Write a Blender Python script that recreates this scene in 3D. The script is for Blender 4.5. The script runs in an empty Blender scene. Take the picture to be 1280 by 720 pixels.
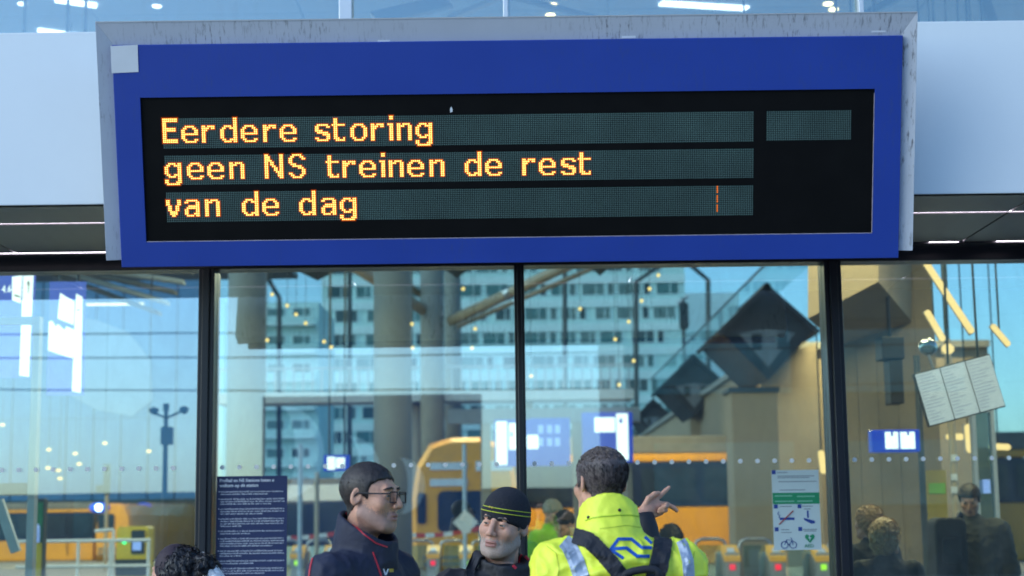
import bpy, bmesh, math, random
import numpy as np
from mathutils import Vector, Matrix, noise as mnoise
from mathutils.bvhtree import BVHTree
random.seed(7)
R = math.radians
sc = bpy.context.scene
col = sc.collection

# ------------------------------------------------------------------ camera, sky, sun, exposure
FPX, CZ = 2000.0, 1.65                     # focal length in pixels of a 1280 wide frame, eye height
PITCH, ROLL = R(8.3), R(0.70)
fwd = Vector((0, math.cos(PITCH), math.sin(PITCH)))
up0 = Vector((0, -math.sin(PITCH), math.cos(PITCH)))
rt0 = Vector((1, 0, 0))
cam_r = rt0 * math.cos(ROLL) - up0 * math.sin(ROLL)
cam_u = up0 * math.cos(ROLL) + rt0 * math.sin(ROLL)
cd = bpy.data.cameras.new('camera')
cd.sensor_width = 36.0
cd.lens = FPX / 1280 * 36
cd.clip_start, cd.clip_end = 0.05, 3000
cd.dof.use_dof = True
cd.dof.focus_distance = 6.6
cd.dof.aperture_fstop = (cd.lens / 1000) / 0.019
cam = bpy.data.objects.new('camera', cd); col.objects.link(cam)
m = Matrix((cam_r, cam_u, -fwd)).transposed().to_4x4()
m.translation = (0, 0, CZ)
cam.matrix_world = m
sc.camera = cam

SUN_EL, SUN_AZ = R(30), R(-118)            # a veiled sun behind the viewer's left shoulder
w = bpy.data.worlds.new('World'); sc.world = w; w.use_nodes = True
nt = w.node_tree
bg = nt.nodes['Background']
sky = nt.nodes.new('ShaderNodeTexSky'); sky.sky_type = 'NISHITA'; sky.sun_disc = False
sky.sun_elevation, sky.sun_rotation = SUN_EL, SUN_AZ
sky.air_density, sky.dust_density, sky.ozone_density = 1.0, 1.4, 3.0
mixw = nt.nodes.new('ShaderNodeMix'); mixw.data_type = 'RGBA'; mixw.blend_type = 'MULTIPLY'
mixw.inputs[0].default_value = 1.0
mixw.inputs[7].default_value = (0.75, 0.98, 1.15, 1)      # the camera's cool white balance, the same over the whole sky
nt.links.new(sky.outputs[0], mixw.inputs[6]); nt.links.new(mixw.outputs[2], bg.inputs[0])
bg.inputs[1].default_value = 0.15
sd = bpy.data.lights.new('sun', 'SUN'); sd.energy = 0.5; sd.angle = R(60); sd.color = (1, .95, .88)
so = bpy.data.objects.new('sun', sd); col.objects.link(so)
sdir = Vector((math.sin(SUN_AZ) * math.cos(SUN_EL), math.cos(SUN_AZ) * math.cos(SUN_EL), math.sin(SUN_EL)))
so.rotation_euler = (-sdir).to_track_quat('-Z', 'Y').to_euler()
so.location = sdir * 60
sc.view_settings.view_transform = 'Standard'; sc.view_settings.look = 'None'
sc.view_settings.exposure = 0.9; sc.view_settings.gamma = 1
sc.cycles.use_denoising = True
sc.cycles.max_bounces = 8; sc.cycles.transparent_max_bounces = 24
sc.cycles.caustics_reflective = False; sc.cycles.caustics_refractive = False
sc.cycles.sample_clamp_indirect = 6

# ------------------------------------------------------------------ helpers
def at(px, py, Y):
    """the point seen at a pixel of the 1280x720 picture, on the upright plane y = Y"""
    d = fwd * FPX + cam_r * (px - 640) + cam_u * (360 - py)
    return Vector((0, 0, CZ)) + d * (Y / d.y)
def L(r, g, b):
    f = lambda c: (c / 12.92 if c <= .04045 else ((c + .055) / 1.055) ** 2.4)
    return tuple(f(c / 255) for c in (r, g, b))
def mat(name, c, rough=.5, metal=0.0, var=.12, vs=3.0, bump=0.0, bs=40.0, em=None, es=0.0, stretch=None, coat=0.0):
    m = bpy.data.materials.new(name); m.use_nodes = True
    n, l = m.node_tree.nodes, m.node_tree.links
    p = n['Principled BSDF']
    p.inputs['Roughness'].default_value = rough; p.inputs['Metallic'].default_value = metal
    if coat: p.inputs['Coat Weight'].default_value = coat
    c4 = (*c, 1)
    if var > 0 or bump > 0:
        tc = n.new('ShaderNodeTexCoord'); mp = n.new('ShaderNodeMapping')
        if stretch: mp.inputs['Scale'].default_value = stretch
        l.new(tc.outputs['Object'], mp.inputs[0])
    if var > 0:
        nz = n.new('ShaderNodeTexNoise'); nz.inputs['Scale'].default_value = vs; nz.inputs['Detail'].default_value = 6
        nz.inputs['Roughness'].default_value = .65
        l.new(mp.outputs[0], nz.inputs['Vector'])
        rp = n.new('ShaderNodeValToRGB')
        rp.color_ramp.elements[0].position = .3; rp.color_ramp.elements[1].position = .7
        rp.color_ramp.elements[0].color = (*[x * (1 - var) for x in c], 1)
        rp.color_ramp.elements[1].color = (*[min(1, x * (1 + var)) for x in c], 1)
        l.new(nz.outputs['Fac'], rp.inputs[0]); l.new(rp.outputs[0], p.inputs['Base Color'])
        mr = n.new('ShaderNodeMapRange'); mr.inputs[3].default_value = max(.02, rough - .08); mr.inputs[4].default_value = min(1, rough + .08)
        l.new(nz.outputs['Fac'], mr.inputs[0]); l.new(mr.outputs[0], p.inputs['Roughness'])
    else:
        p.inputs['Base Color'].default_value = c4
    if bump > 0:
        nb = n.new('ShaderNodeTexNoise'); nb.inputs['Scale'].default_value = bs; nb.inputs['Detail'].default_value = 4
        l.new(mp.outputs[0], nb.inputs['Vector'])
        b = n.new('ShaderNodeBump'); b.inputs['Strength'].default_value = bump; b.inputs['Distance'].default_value = .02
        l.new(nb.outputs['Fac'], b.inputs['Height']); l.new(b.outputs[0], p.inputs['Normal'])
    if em:
        p.inputs['Emission Color'].default_value = (*em, 1); p.inputs['Emission Strength'].default_value = es
    return m
def glow(name, c, s):
    m = bpy.data.materials.new(name); m.use_nodes = True
    n, l = m.node_tree.nodes, m.node_tree.links
    n.remove(n['Principled BSDF'])
    e = n.new('ShaderNodeEmission'); e.inputs[0].default_value = (*c, 1); e.inputs[1].default_value = s
    l.new(e.outputs[0], n['Material Output'].inputs[0])
    return m
def glass(name, tint, refl, wob=0.0, wscale=1.2, dust=0.0):
    m = bpy.data.materials.new(name); m.use_nodes = True
    n, l = m.node_tree.nodes, m.node_tree.links
    n.remove(n['Principled BSDF'])
    t = n.new('ShaderNodeBsdfTransparent'); t.inputs[0].default_value = (*tint, 1)
    g = n.new('ShaderNodeBsdfGlossy'); g.inputs['Roughness'].default_value = 0.0; g.inputs[0].default_value = (.92, .97, 1, 1)
    lw = n.new('ShaderNodeLayerWeight'); lw.inputs[0].default_value = .25
    ma = n.new('ShaderNodeMath'); ma.operation = 'MULTIPLY_ADD'; ma.inputs[1].default_value = .5; ma.inputs[2].default_value = refl; ma.use_clamp = True
    l.new(lw.outputs['Fresnel'], ma.inputs[0])
    mx = n.new('ShaderNodeMixShader')
    l.new(ma.outputs[0], mx.inputs[0]); l.new(t.outputs[0], mx.inputs[1]); l.new(g.outputs[0], mx.inputs[2])
    if wob:
        tc = n.new('ShaderNodeTexCoord'); nz = n.new('ShaderNodeTexNoise'); nz.inputs['Scale'].default_value = wscale; nz.inputs['Detail'].default_value = 1
        l.new(tc.outputs['Object'], nz.inputs['Vector'])
        b = n.new('ShaderNodeBump'); b.inputs['Strength'].default_value = wob; b.inputs['Distance'].default_value = .02
        l.new(nz.outputs['Fac'], b.inputs['Height']); l.new(b.outputs[0], g.inputs['Normal'])
    if dust:
        tc2 = n.new('ShaderNodeTexCoord'); mp2 = n.new('ShaderNodeMapping'); mp2.inputs['Scale'].default_value = (1.4, 1.4, .55)
        l.new(tc2.outputs['Object'], mp2.inputs[0])
        nd = n.new('ShaderNodeTexNoise'); nd.inputs['Scale'].default_value = 2.6; nd.inputs['Detail'].default_value = 9; nd.inputs['Roughness'].default_value = .68; nd.inputs['Distortion'].default_value = 1.2
        l.new(mp2.outputs[0], nd.inputs['Vector'])
        mr = n.new('ShaderNodeMapRange'); mr.inputs[1].default_value = .42; mr.inputs[2].default_value = .78; mr.inputs[3].default_value = 0; mr.inputs[4].default_value = dust
        l.new(nd.outputs['Fac'], mr.inputs[0])
        df = n.new('ShaderNodeBsdfDiffuse'); df.inputs[0].default_value = (.55, .58, .6, 1)
        m2 = n.new('ShaderNodeMixShader'); l.new(mr.outputs[0], m2.inputs[0]); l.new(mx.outputs[0], m2.inputs[1]); l.new(df.outputs[0], m2.inputs[2]); mx = m2
    l.new(mx.outputs[0], n['Material Output'].inputs[0])
    return m

def tag(o, label=None, cat=None, group=None, kind=None):
    if label: o['label'] = label
    if cat: o['category'] = cat
    if group: o['group'] = group
    if kind: o['kind'] = kind
    return o
def empty(name, loc, label=None, cat=None, group=None, kind=None):
    o = bpy.data.objects.new(name, None); o.empty_display_size = .1
    col.objects.link(o); o.location = loc
    return tag(o, label, cat, group, kind)
def wloc(o):
    v = Vector((0, 0, 0))
    while o is not None:
        v += o.location; o = o.parent
    return v
class MB:
    """collects faces in world space; build() links them as one mesh object"""
    def __init__(s): s.v, s.f, s.mi = [], [], []
    def add(s, verts, faces, mi=0):
        k = len(s.v)
        s.v += [tuple(p) for p in verts]; s.f += [tuple(i + k for i in f) for f in faces]; s.mi += [mi] * len(faces)
        return s
    def quad(s, a, b, c, d, mi=0): return s.add([a, b, c, d], [(0, 1, 2, 3)], mi)
    def box(s, lo, hi, mi=0):
        x0, y0, z0 = lo; x1, y1, z1 = hi
        return s.add([(x0, y0, z0), (x1, y0, z0), (x1, y1, z0), (x0, y1, z0), (x0, y0, z1), (x1, y0, z1), (x1, y1, z1), (x0, y1, z1)],
                     [(3, 2, 1, 0), (4, 5, 6, 7), (0, 1, 5, 4), (1, 2, 6, 5), (2, 3, 7, 6), (3, 0, 4, 7)], mi)
    def obox(s, c, X, Y, Z, mi=0):
        """box about c with half-axis vectors X, Y, Z"""
        c, X, Y, Z = map(Vector, (c, X, Y, Z))
        vs = [c + X * a + Y * b + Z * d for d in (-1, 1) for a, b in ((-1, -1), (1, -1), (1, 1), (-1, 1))]
        return s.add(vs, [(3, 2, 1, 0), (4, 5, 6, 7), (0, 1, 5, 4), (1, 2, 6, 5), (2, 3, 7, 6), (3, 0, 4, 7)], mi)
    def rbox(s, lo, hi, r, ax=1, seg=3, mi=0):
        """box with four rounded edges along axis ax"""
        a, b = [i for i in range(3) if i != ax]
        pts = []
        for (ca, cb, t0) in ((hi[a] - r, hi[b] - r, 0), (lo[a] + r, hi[b] - r, 90), (lo[a] + r, lo[b] + r, 180), (hi[a] - r, lo[b] + r, 270)):
            for k in range(seg + 1):
                t = R(t0 + 90 * k / seg); pts.append((ca + r * math.cos(t), cb + r * math.sin(t)))
        return s.prism(pts, a, b, ax, lo[ax], hi[ax], mi)
    def prism(s, pts, a, b, ax, h0, h1, mi=0):
        n = len(pts); vs = []
        for h in (h0, h1):
            for p in pts:
                q = [0, 0, 0]; q[a], q[b], q[ax] = p[0], p[1], h; vs.append(q)
        fs = [tuple(range(n))[::-1], tuple(range(n, 2 * n))] + [(i, (i + 1) % n, n + (i + 1) % n, n + i) for i in range(n)]
        return s.add(vs, fs, mi)
    def tube(s, pts, r, seg=8, mi=0, caps=True):
        pts = [Vector(p) for p in pts]; rr = r if isinstance(r, (list, tuple)) else [r] * len(pts)
        rings = []; prev = None
        for i, p in enumerate(pts):
            t = (pts[min(i + 1, len(pts) - 1)] - pts[max(i - 1, 0)]).normalized()
            if prev is None:
                u = t.cross(Vector((0, 0, 1)))
                if u.length < .01: u = t.cross(Vector((1, 0, 0)))
                u.normalize()
            else:
                u = prev - t * prev.dot(t); u.normalize()
            prev = u; v = t.cross(u)
            rings.append([p + (u * math.cos(2 * math.pi * k / seg) + v * math.sin(2 * math.pi * k / seg)) * rr[i] for k in range(seg)])
        vs = [q for rg in rings for q in rg]; fs = []
        for i in range(len(pts) - 1):
            for k in range(seg):
                k2 = (k + 1) % seg
                fs.append((i * seg + k, i * seg + k2, (i + 1) * seg + k2, (i + 1) * seg + k))
        if caps: fs += [tuple(range(seg))[::-1], tuple(range((len(pts) - 1) * seg, len(pts) * seg))]
        return s.add(vs, fs, mi)
    def ball(s, c, r, n=8, mi=0, sc3=(1, 1, 1)):
        c = Vector(c); vs = []; fs = []
        for i in range(n + 1):
            th = math.pi * i / n
            for k in range(2 * n):
                ph = math.pi * k / n
                vs.append(c + Vector((math.sin(th) * math.cos(ph) * sc3[0], math.sin(th) * math.sin(ph) * sc3[1], math.cos(th) * sc3[2])) * r)
        for i in range(n):
            for k in range(2 * n):
                k2 = (k + 1) % (2 * n)
                fs.append((i * 2 * n + k, (i + 1) * 2 * n + k, (i + 1) * 2 * n + k2, i * 2 * n + k2))
        return s.add(vs, fs, mi)
    def build(s, name, mats, parent=None, smooth=False, bevel=0.0):
        me = bpy.data.meshes.new(name)
        off = wloc(parent) if parent else Vector((0, 0, 0))
        me.from_pydata([tuple(Vector(v) - off) for v in s.v], [], s.f)
        for mm in (mats if isinstance(mats, (list, tuple)) else [mats]): me.materials.append(mm)
        me.polygons.foreach_set('material_index', s.mi)
        if smooth: me.polygons.foreach_set('use_smooth', [True] * len(me.polygons))
        me.update()
        o = bpy.data.objects.new(name, me); col.objects.link(o)
        if parent: o.parent = parent
        if bevel:
            b = o.modifiers.new('bevel', 'BEVEL'); b.width = bevel; b.segments = 2; b.limit_method = 'ANGLE'
            b.harden_normals = False
        return o
def dup(o, parent, loc=None):
    c = o.copy(); col.objects.link(c); c.parent = parent
    if loc is not None: c.location = loc
    return c
def copy_tree(o, parent=None):
    c = o.copy(); col.objects.link(c); c.parent = parent
    for ch in [k for k in bpy.data.objects if k.parent == o]: copy_tree(ch, c)
    return c
def text(body, origin, X, U, size, m, parent, name='lettering', lift=.002, align='LEFT', depth=.0006, bold=0.0):
    cu = bpy.data.curves.new('t', 'FONT'); cu.body = body; cu.size = size; cu.align_x = align; cu.extrude = depth; cu.offset = bold; cu.resolution_u = 3
    o = bpy.data.objects.new('t', cu); col.objects.link(o)
    dg = bpy.context.evaluated_depsgraph_get()
    me = bpy.data.meshes.new_from_object(o.evaluated_get(dg))
    bpy.data.objects.remove(o); bpy.data.curves.remove(cu)
    X = Vector(X).normalized(); U = Vector(U).normalized(); N = X.cross(U)
    me.transform((Matrix((X, U, N)).transposed().to_4x4()))
    me.transform(Matrix.Translation(Vector(origin) + N * lift - (wloc(parent) if parent else Vector())))
    me.materials.clear(); me.materials.append(m)
    r = bpy.data.objects.new(name, me); col.objects.link(r); r.parent = parent
    return r

# ------------------------------------------------------------------ materials
M = {}
M['paving'] = mat('paving', (.21, .20, .19), .8, var=.25, vs=1.2, bump=.3, bs=60)
M['floor'] = mat('hall_floor', (.22, .205, .185), .35, var=.12, vs=.8)
M['fascia'] = mat('fascia_coating', (.68, .735, .76), .42, var=.03, vs=.9, bump=.01, bs=6)
M['soffit'] = mat('soffit_metal', (.105, .10, .108), .38, metal=.7, var=.18, vs=2.2, stretch=(6, .5, 1))
M['frame'] = mat('dark_frame', (.012, .012, .018), .32, var=.2, vs=4)
M['strip'] = glow('led_strip', (.95, .86, 1.0), 3.2)
M['glass'] = glass('coated_glass', (.755, .905, .875), .205, .02, .8, .07)
M['dot'] = mat('frosted_dot', (.80, .84, .84), .7, var=.05)
M['steel'] = mat('brushed_steel', (.42, .43, .44), .32, metal=.9, var=.1, vs=8)
M['black'] = mat('black_plastic', (.012, .012, .013), .45, var=.2)
M['white'] = mat('white_paint', (.74, .74, .73), .5, var=.05)
M['lit_white'] = glow('backlit_white', (1.0, .97, .90), 1.5)
M['sign_blue_lit'] = mat('backlit_blue', (.01, .03, .30), .25, var=.05, em=(.03, .09, .75), es=.40)
M['warm'] = glow('warm_lamp', (1.0, .62, .26), 7)
M['concrete'] = mat('concrete', (.30, .275, .24), .8, var=.12, vs=.9, bump=.08, bs=14)
M['beige'] = mat('beige_cladding', (.36, .27, .18), .7, var=.10, vs=.8, bump=.04)
M['beige'].node_tree.nodes['Principled BSDF'].inputs['Specular IOR Level'].default_value = .2
# ------------------------------------------------------------------ ground
MB().add([(-400, -400, -.004), (400, -400, -.004), (400, 900, -.004), (-400, 900, -.004)], [(0, 1, 2, 3)]).build('ground', M['paving'])['kind'] = 'structure'
MB().add([(-25, 10.1, 0), (25, 10.1, 0), (25, 48, 0), (-25, 48, 0)], [(0, 1, 2, 3)]).build('hall_floor', M['floor'])['kind'] = 'structure'

# ------------------------------------------------------------------ glazed station front
G = 10.0                                        # glass plane
ZS = CZ + 334 / FPX * G                         # soffit level
FY = G * .823                                   # fascia plane
ZT = at(640, 33, FY).z                          # fascia top
ZB = ZS
front = empty('glazed_station_front', (0, G, 0), 'glazed station front with pale fascia panel and dark frames', 'facade')
XL, XR = -9.5, 9.5
# pale fascia: long panels butted end to end
jx = [-9.5, -4.6, 4.9, 9.5]
for a, b in zip(jx[:-1], jx[1:]):
    MB().box((a + .003, FY, ZB + .0), (b - .003, FY + .05, ZT)).build('fascia_panel', M['fascia'], front, bevel=.006)
MB().box((XL, FY + .06, ZT - .06), (XR, FY + .34, ZT + .012)).build('fascia_capping', M['fascia'], front, bevel=.004)
# soffit panels, joints run from the fascia to the glass
sx = [2.77 + 1.94 * k for k in range(-7, 5)]
for a, b in zip(sx[:-1], sx[1:]):
    for y0, y1 in ((FY + .004, 8.735), (8.775, 9.70)):
        MB().box((a + .006, y0, ZS), (b - .006, y1, ZS + .04)).build('soffit_panel', M['soffit'], front)
MB().box((XL, FY + .004, ZS + .045), (XR, G + .2, ZS + .30)).build('soffit_backing', M['black'], front)
# recessed light lines
MB().box((XL, 8.739, ZS + .006), (XR, 8.771, ZS + .03)).build('light_line', M['strip'], front)
MB().box((XL, 9.715, ZS + .004), (-1.9, 9.745, ZS + .03)).build('light_line', M['strip'], front)
for px in (1187, 1272):  # short glowing pieces painted in for reflected highlights on the soffit
    p = at(px, 291, 9.6)
    MB().box((p.x - .09, 9.715, ZS + .004), (p.x + .09, 9.745, ZS + .03)).build('light_line', M['strip'], front)
MB().box((XL, 9.75, ZS - .002), (XR, 9.93, ZS + .04)).build('soffit_panel', M['frame'], front)
# header and mullions
ZH = at(640, 334, G).z
MB().box((XL, G - .07, ZH), (XR, G + .10, ZS + .04)).build('header', M['frame'], front, bevel=.006)
MX = [(-5.89, .058), (-3.93, .058), (at(259, 530, G).x, .050), (at(651, 530, G).x, .032), (at(1045, 530, G).x, .054), (4.0, .058), (5.95, .058), (-7.85, .058), (7.9, .058)]
MX.sort()
for x, hw in MX:
    MB().box((x - hw, G - .09, 0), (x + hw, G + .12, ZH - .001)).build('mullion', M['frame'], front, bevel=.005)
    MB().box((x - hw * .45, G - .115, 0), (x + hw * .45, G - .09, ZH - .003)).build('mullion_cap', M['frame'], front, bevel=.004)
for (xa, ha), (xb, hb) in zip(MX[:-1], MX[1:]):
    pane = MB().box((xa + ha, G - .012, .02), (xb - hb, G + .012, ZH)).build('glass_pane', M['glass'], front)
    zd = at((xa + xb) / 2 * 200 + 640, 580, G).z
    first = None
    n = int((xb - xa - .12) / .1065)
    zd = at(640, 580, G).z
    if xb < -3.5 or xa > 3.5: continue
    for k in range(n):
        x = xa + ha + .05 + k * .1065
        if first is None:
            mb = MB(); mb.add([(x + .0145 * math.cos(t * math.pi / 8), G - .0128, zd + .0145 * math.sin(t * math.pi / 8)) for t in range(16)] +
                              [(x + .0145 * math.cos(t * math.pi / 8), G - .0142, zd + .0145 * math.sin(t * math.pi / 8)) for t in range(16)],
                              [tuple(range(16)), tuple(range(16, 32))[::-1]] + [(i, 16 + i, 16 + (i + 1) % 16, (i + 1) % 16) for i in range(16)])
            first = mb.build('sticker_dot', M['dot'], front); fx = x
        else:
            d = dup(first, front); d.location.x = x - fx
# upper glazing above the fascia
GU = FY + .36
ZU0 = ZT - .05
M['alu'] = mat('pale_aluminium', (.58, .61, .64), .4, metal=.3, var=.06)
UX = [(-5.6, .05), (-3.3, .04), (at(433, 12, GU).x, .036), (at(632, 10, GU).x, .014), (1.95, .014), (3.4, .04), (5.6, .05)]
for x, hw in UX:
    MB().box((x - hw, GU - .06, ZU0), (x + hw, GU + .06, 8.0)).build('upper_mullion', M['alu'], front, bevel=.004)
for (xa, ha), (xb, hb) in zip(UX[:-1], UX[1:]):
    MB().box((xa + ha, GU - .01, ZU0), (xb - hb, GU + .01, 8.0)).build('upper_glass_pane', M['glass'], front)
# hall roof above the front part of the concourse
M['ceil'] = mat('ceiling_panels', (.42, .50, .58), .6, var=.06, vs=.5)
roof = empty('hall_roof', (0, 20, 8), 'panelled hall ceiling seen through the upper glazing', 'roof')
for i in range(-4, 4):
    for j in range(5):
        MB().box((i * 2.6 + .012, 8.6 + j * 3.6 + .012, 8.0), (i * 2.6 + 2.588, 8.6 + j * 3.6 + 3.588, 8.12)).build('ceiling_panel', M['ceil'], roof)
MB().box((-10.5, 8.6, 8.13), (10.5, 26.7, 8.5)).build('roof_slab', M['black'], roof)
k = 0
DL = [(28, 3, 18.5), (95, 2, 19), (112, 5, 19), (196, 6, 17), (690, 4, 19), (688, 17, 18.2), (1035, 3, 19), (1042, 10, 18), (72, 40, 16.2), (880, 6, 17)]
for px, py, Y in DL:
    d = (at(px, py, Y) - Vector((0, 0, CZ))); t = (8.0 - CZ) / d.z; p = Vector((0, 0, CZ)) + d * t
    wide = px in (880, 72, 95)
    r = .07
    e = empty('ceiling_spotlight', (p.x, p.y, 8.0), 'small recessed spotlight glowing in the hall ceiling' if not wide else 'long bright light slot in the hall ceiling', 'ceiling light', 'spotlights in the hall ceiling' if not wide else 'light slots in the hall ceiling')
    if wide:
        MB().obox((p.x, p.y, 7.985), (.55 if px == 880 else .22, .12, 0), (-.02, .06, 0), (0, 0, .012)).build('diffuser', M['strip'], e)
    else:
        MB().tube([(p.x, p.y, 7.985), (p.x, p.y, 8.01)], r, 14).build('trim_ring', M['white'], e)
        MB().tube([(p.x, p.y, 7.975), (p.x, p.y, 7.99)], r * .8, 14).build('diffuser', M['warm'] if px > 600 else M['strip'], e)

# roof beams under the ceiling, seen through the upper glazing
M['tan_beam'] = mat('tan_roof_beam', (.45, .34, .24), .5, var=.1)
for (a0, b0, hw, key, lab) in (((560, 24), (632, -6), .05, 'tan_beam', 'slanting tan beam under the hall ceiling'), ((640, -4), (760, 26), .03, 'dark_b', 'thin dark tie under the hall ceiling'),
                               ((1060, 30), (1130, -8), .06, 'dark_b', 'dark slanting beam above the right fascia'), ((1240, 30), (1228, -10), .12, 'dark_b', 'dark upright roof post above the right fascia'),
                               ((470, 24), (560, 2), .16, 'dark_b', 'broad dark roof girder beside the pale mullion')):
    if 'dark_b' not in M: M['dark_b'] = mat('dark_roof_beam', (.05, .09, .10), .5, var=.15)
    a_, b_ = at(*a0, 16), at(*b0, 17.5); d_ = (b_ - a_) / 2
    e = empty('roof_beam', a_, lab, 'beam', 'beams under the hall ceiling')
    MB().obox((a_ + b_) / 2, d_, (0, .06, 0), d_.normalized().cross(Vector((0, 1, 0))) * hw).build('beam', M[key], e)
    MB().tube([b_, (b_.x, b_.y, 8.0)], .012, 6).build('hanger', M['steel'], e)
# ------------------------------------------------------------------ the dot-matrix departure sign
TILT = R(16)
S0 = at(634, 172, 7.86)
SU = Vector((1, 0, 0)); SV = Vector((0, -math.sin(TILT), math.cos(TILT))); SN = SU.cross(SV)   # SN points to the viewer
def onsign(px, py, off=0.0):
    d = fwd * FPX + cam_r * (px - 640) + cam_u * (360 - py)
    o = Vector((0, 0, CZ)); p0 = S0 + SN * off
    p = o + d * ((p0 - o).dot(SN) / d.dot(SN))
    return (p - S0).dot(SU), (p - S0).dot(SV)
def sp(u, v, n=0.0): return S0 + SU * u + SV * v + SN * n
def rect(tl, tr, br, bl, off=0.0):
    q = [onsign(*p, off) for p in (tl, tr, br, bl)]
    return ((q[0][0] + q[3][0]) / 2, (q[1][0] + q[2][0]) / 2, (q[2][1] + q[3][1]) / 2, (q[0][1] + q[1][1]) / 2)   # u0 u1 v0 v1
gu0, gu1, gv0, gv1 = rect((120, 28), (1146, 14), (1140, 312), (134, 326), -.03)
bu0, bu1, bv0, bv1 = rect((140.5, 57), (1128.5, 43.5), (1123.5, 321), (151, 336))
du0, du1, dv0, dv1 = rect((176, 124), (1093, 109), (1090, 290), (183, 304), -.012)
def sbox(mb, u0, u1, v0, v1, n0, n1, mi=0):
    return mb.obox(sp((u0 + u1) / 2, (v0 + v1) / 2, (n0 + n1) / 2), SU * ((u1 - u0) / 2), SV * ((v1 - v0) / 2), SN * ((n1 - n0) / 2), mi)
# weathered grey paint with fine dirt streaks that run down from the top edge
def streaked(name, c, dark, amount=.6):
    m = mat(name, c, .45, var=.06, vs=2)
    n, l = m.node_tree.nodes, m.node_tree.links
    p = n['Principled BSDF']; base = p.inputs['Base Color'].links[0].from_socket
    tc = n.new('ShaderNodeTexCoord'); mp = n.new('ShaderNodeMapping'); mp.inputs['Scale'].default_value = (30, 3, 6)
    l.new(tc.outputs['Object'], mp.inputs[0])
    nz = n.new('ShaderNodeTexNoise'); nz.inputs['Scale'].default_value = 2.2; nz.inputs['Detail'].default_value = 7; nz.inputs['Roughness'].default_value = .7
    l.new(mp.outputs[0], nz.inputs['Vector'])
    rp = n.new('ShaderNodeValToRGB'); rp.color_ramp.elements[0].position = .53; rp.color_ramp.elements[1].position = .64
    l.new(nz.outputs['Fac'], rp.inputs[0])
    n2 = n.new('ShaderNodeTexNoise'); n2.inputs['Scale'].default_value = 1.6; l.new(tc.outputs['Object'], n2.inputs['Vector'])
    r2 = n.new('ShaderNodeValToRGB'); r2.color_ramp.elements[0].position = .42; r2.color_ramp.elements[1].position = .62
    l.new(n2.outputs['Fac'], r2.inputs[0])
    mu = n.new('ShaderNodeMath'); mu.operation = 'MULTIPLY'; l.new(rp.outputs[0], mu.inputs[0]); l.new(r2.outputs[0], mu.inputs[1])
    mv = n.new('ShaderNodeMath'); mv.operation = 'MULTIPLY'; l.new(mu.outputs[0], mv.inputs[0]); mv.inputs[1].default_value = amount
    mx = n.new('ShaderNodeMix'); mx.data_type = 'RGBA'; l.new(mv.outputs[0], mx.inputs[0]); l.new(base, mx.inputs[6]); mx.inputs[7].default_value = (*dark, 1)
    l.new(mx.outputs[2], p.inputs['Base Color'])
    return m
M['sign_grey'] = streaked('grey_sign_housing', (.50, .53, .58), (.04, .04, .05), .8)
M['sign_blue'] = streaked('blue_sign_panel', (.012, .047, .31), (.03, .06, .22), .5)
M['sign_blue'].node_tree.nodes['Principled BSDF'].inputs['Roughness'].default_value = .5
M['screen'] = mat('black_screen', (.004, .004, .004), .5, var=.2, vs=8)
M['screen'].node_tree.nodes['Principled BSDF'].inputs['Specular IOR Level'].default_value = .12
M['led_off'] = mat('unlit_led', (.075, .135, .12), .5, var=.2, vs=3)
M['led_on'] = glow('amber_led', (1.0, .50, .13), 2.1)
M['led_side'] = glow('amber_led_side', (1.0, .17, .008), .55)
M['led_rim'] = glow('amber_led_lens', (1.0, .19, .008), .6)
M['led_halo'] = glow('amber_led_halo', (1.0, .14, .004), .20)  # glowing skirt that paints an orange bloom halo round each lit dot
M['sticker'] = mat('white_sticker', (.66, .68, .70), .5, var=.05, vs=6)
sign = empty('departure_sign', S0 - SN * .2, 'large blue framed dot-matrix sign with amber Dutch text on the fascia', 'display sign')
sbox(MB(), gu0 + .004, gu1 - .004, gv0 + .0, gv1 - .004, -.17, -.045).build('housing', M['sign_grey'], sign, bevel=.004)
# three mitred frame profiles, sloping in towards the blue panel
def mitre(a, b, c, d, n_out, n_in, nb):
    mb = MB()
    vs = [sp(*a, n_out), sp(*b, n_out), sp(*c, n_in), sp(*d, n_in), sp(*a, nb), sp(*b, nb), sp(*c, nb), sp(*d, nb)]
    return mb.add(vs, [(3, 2, 1, 0), (4, 5, 6, 7), (0, 1, 5, 4), (1, 2, 6, 5), (2, 3, 7, 6), (3, 0, 4, 7)])
iu0, iu1, iv1 = bu0 + .012, bu1 - .012, bv1 - .012
mitre((gu0, gv1), (gu1, gv1), (iu1, iv1), (iu0, iv1), -.012, -.034, -.044).build('top_frame', M['sign_grey'], sign, bevel=.0015)
mitre((gu0, gv0), (gu0, gv1), (iu0, iv1), (iu0, gv0), -.012, -.034, -.044).build('side_frame', M['sign_grey'], sign, bevel=.0015)
mitre((gu1, gv1), (gu1, gv0), (iu1, gv0), (iu1, iv1), -.012, -.034, -.044).build('side_frame', M['sign_grey'], sign, bevel=.0015)
M['lip'] = mat('bare_metal_lip', (.62, .64, .66), .3, metal=.4, var=.08)
sbox(MB(), gu0 + .002, gu1 - .002, gv1 - .005, gv1 + .001, -.05, -.0108).build('top_lip', M['lip'], sign)
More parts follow.
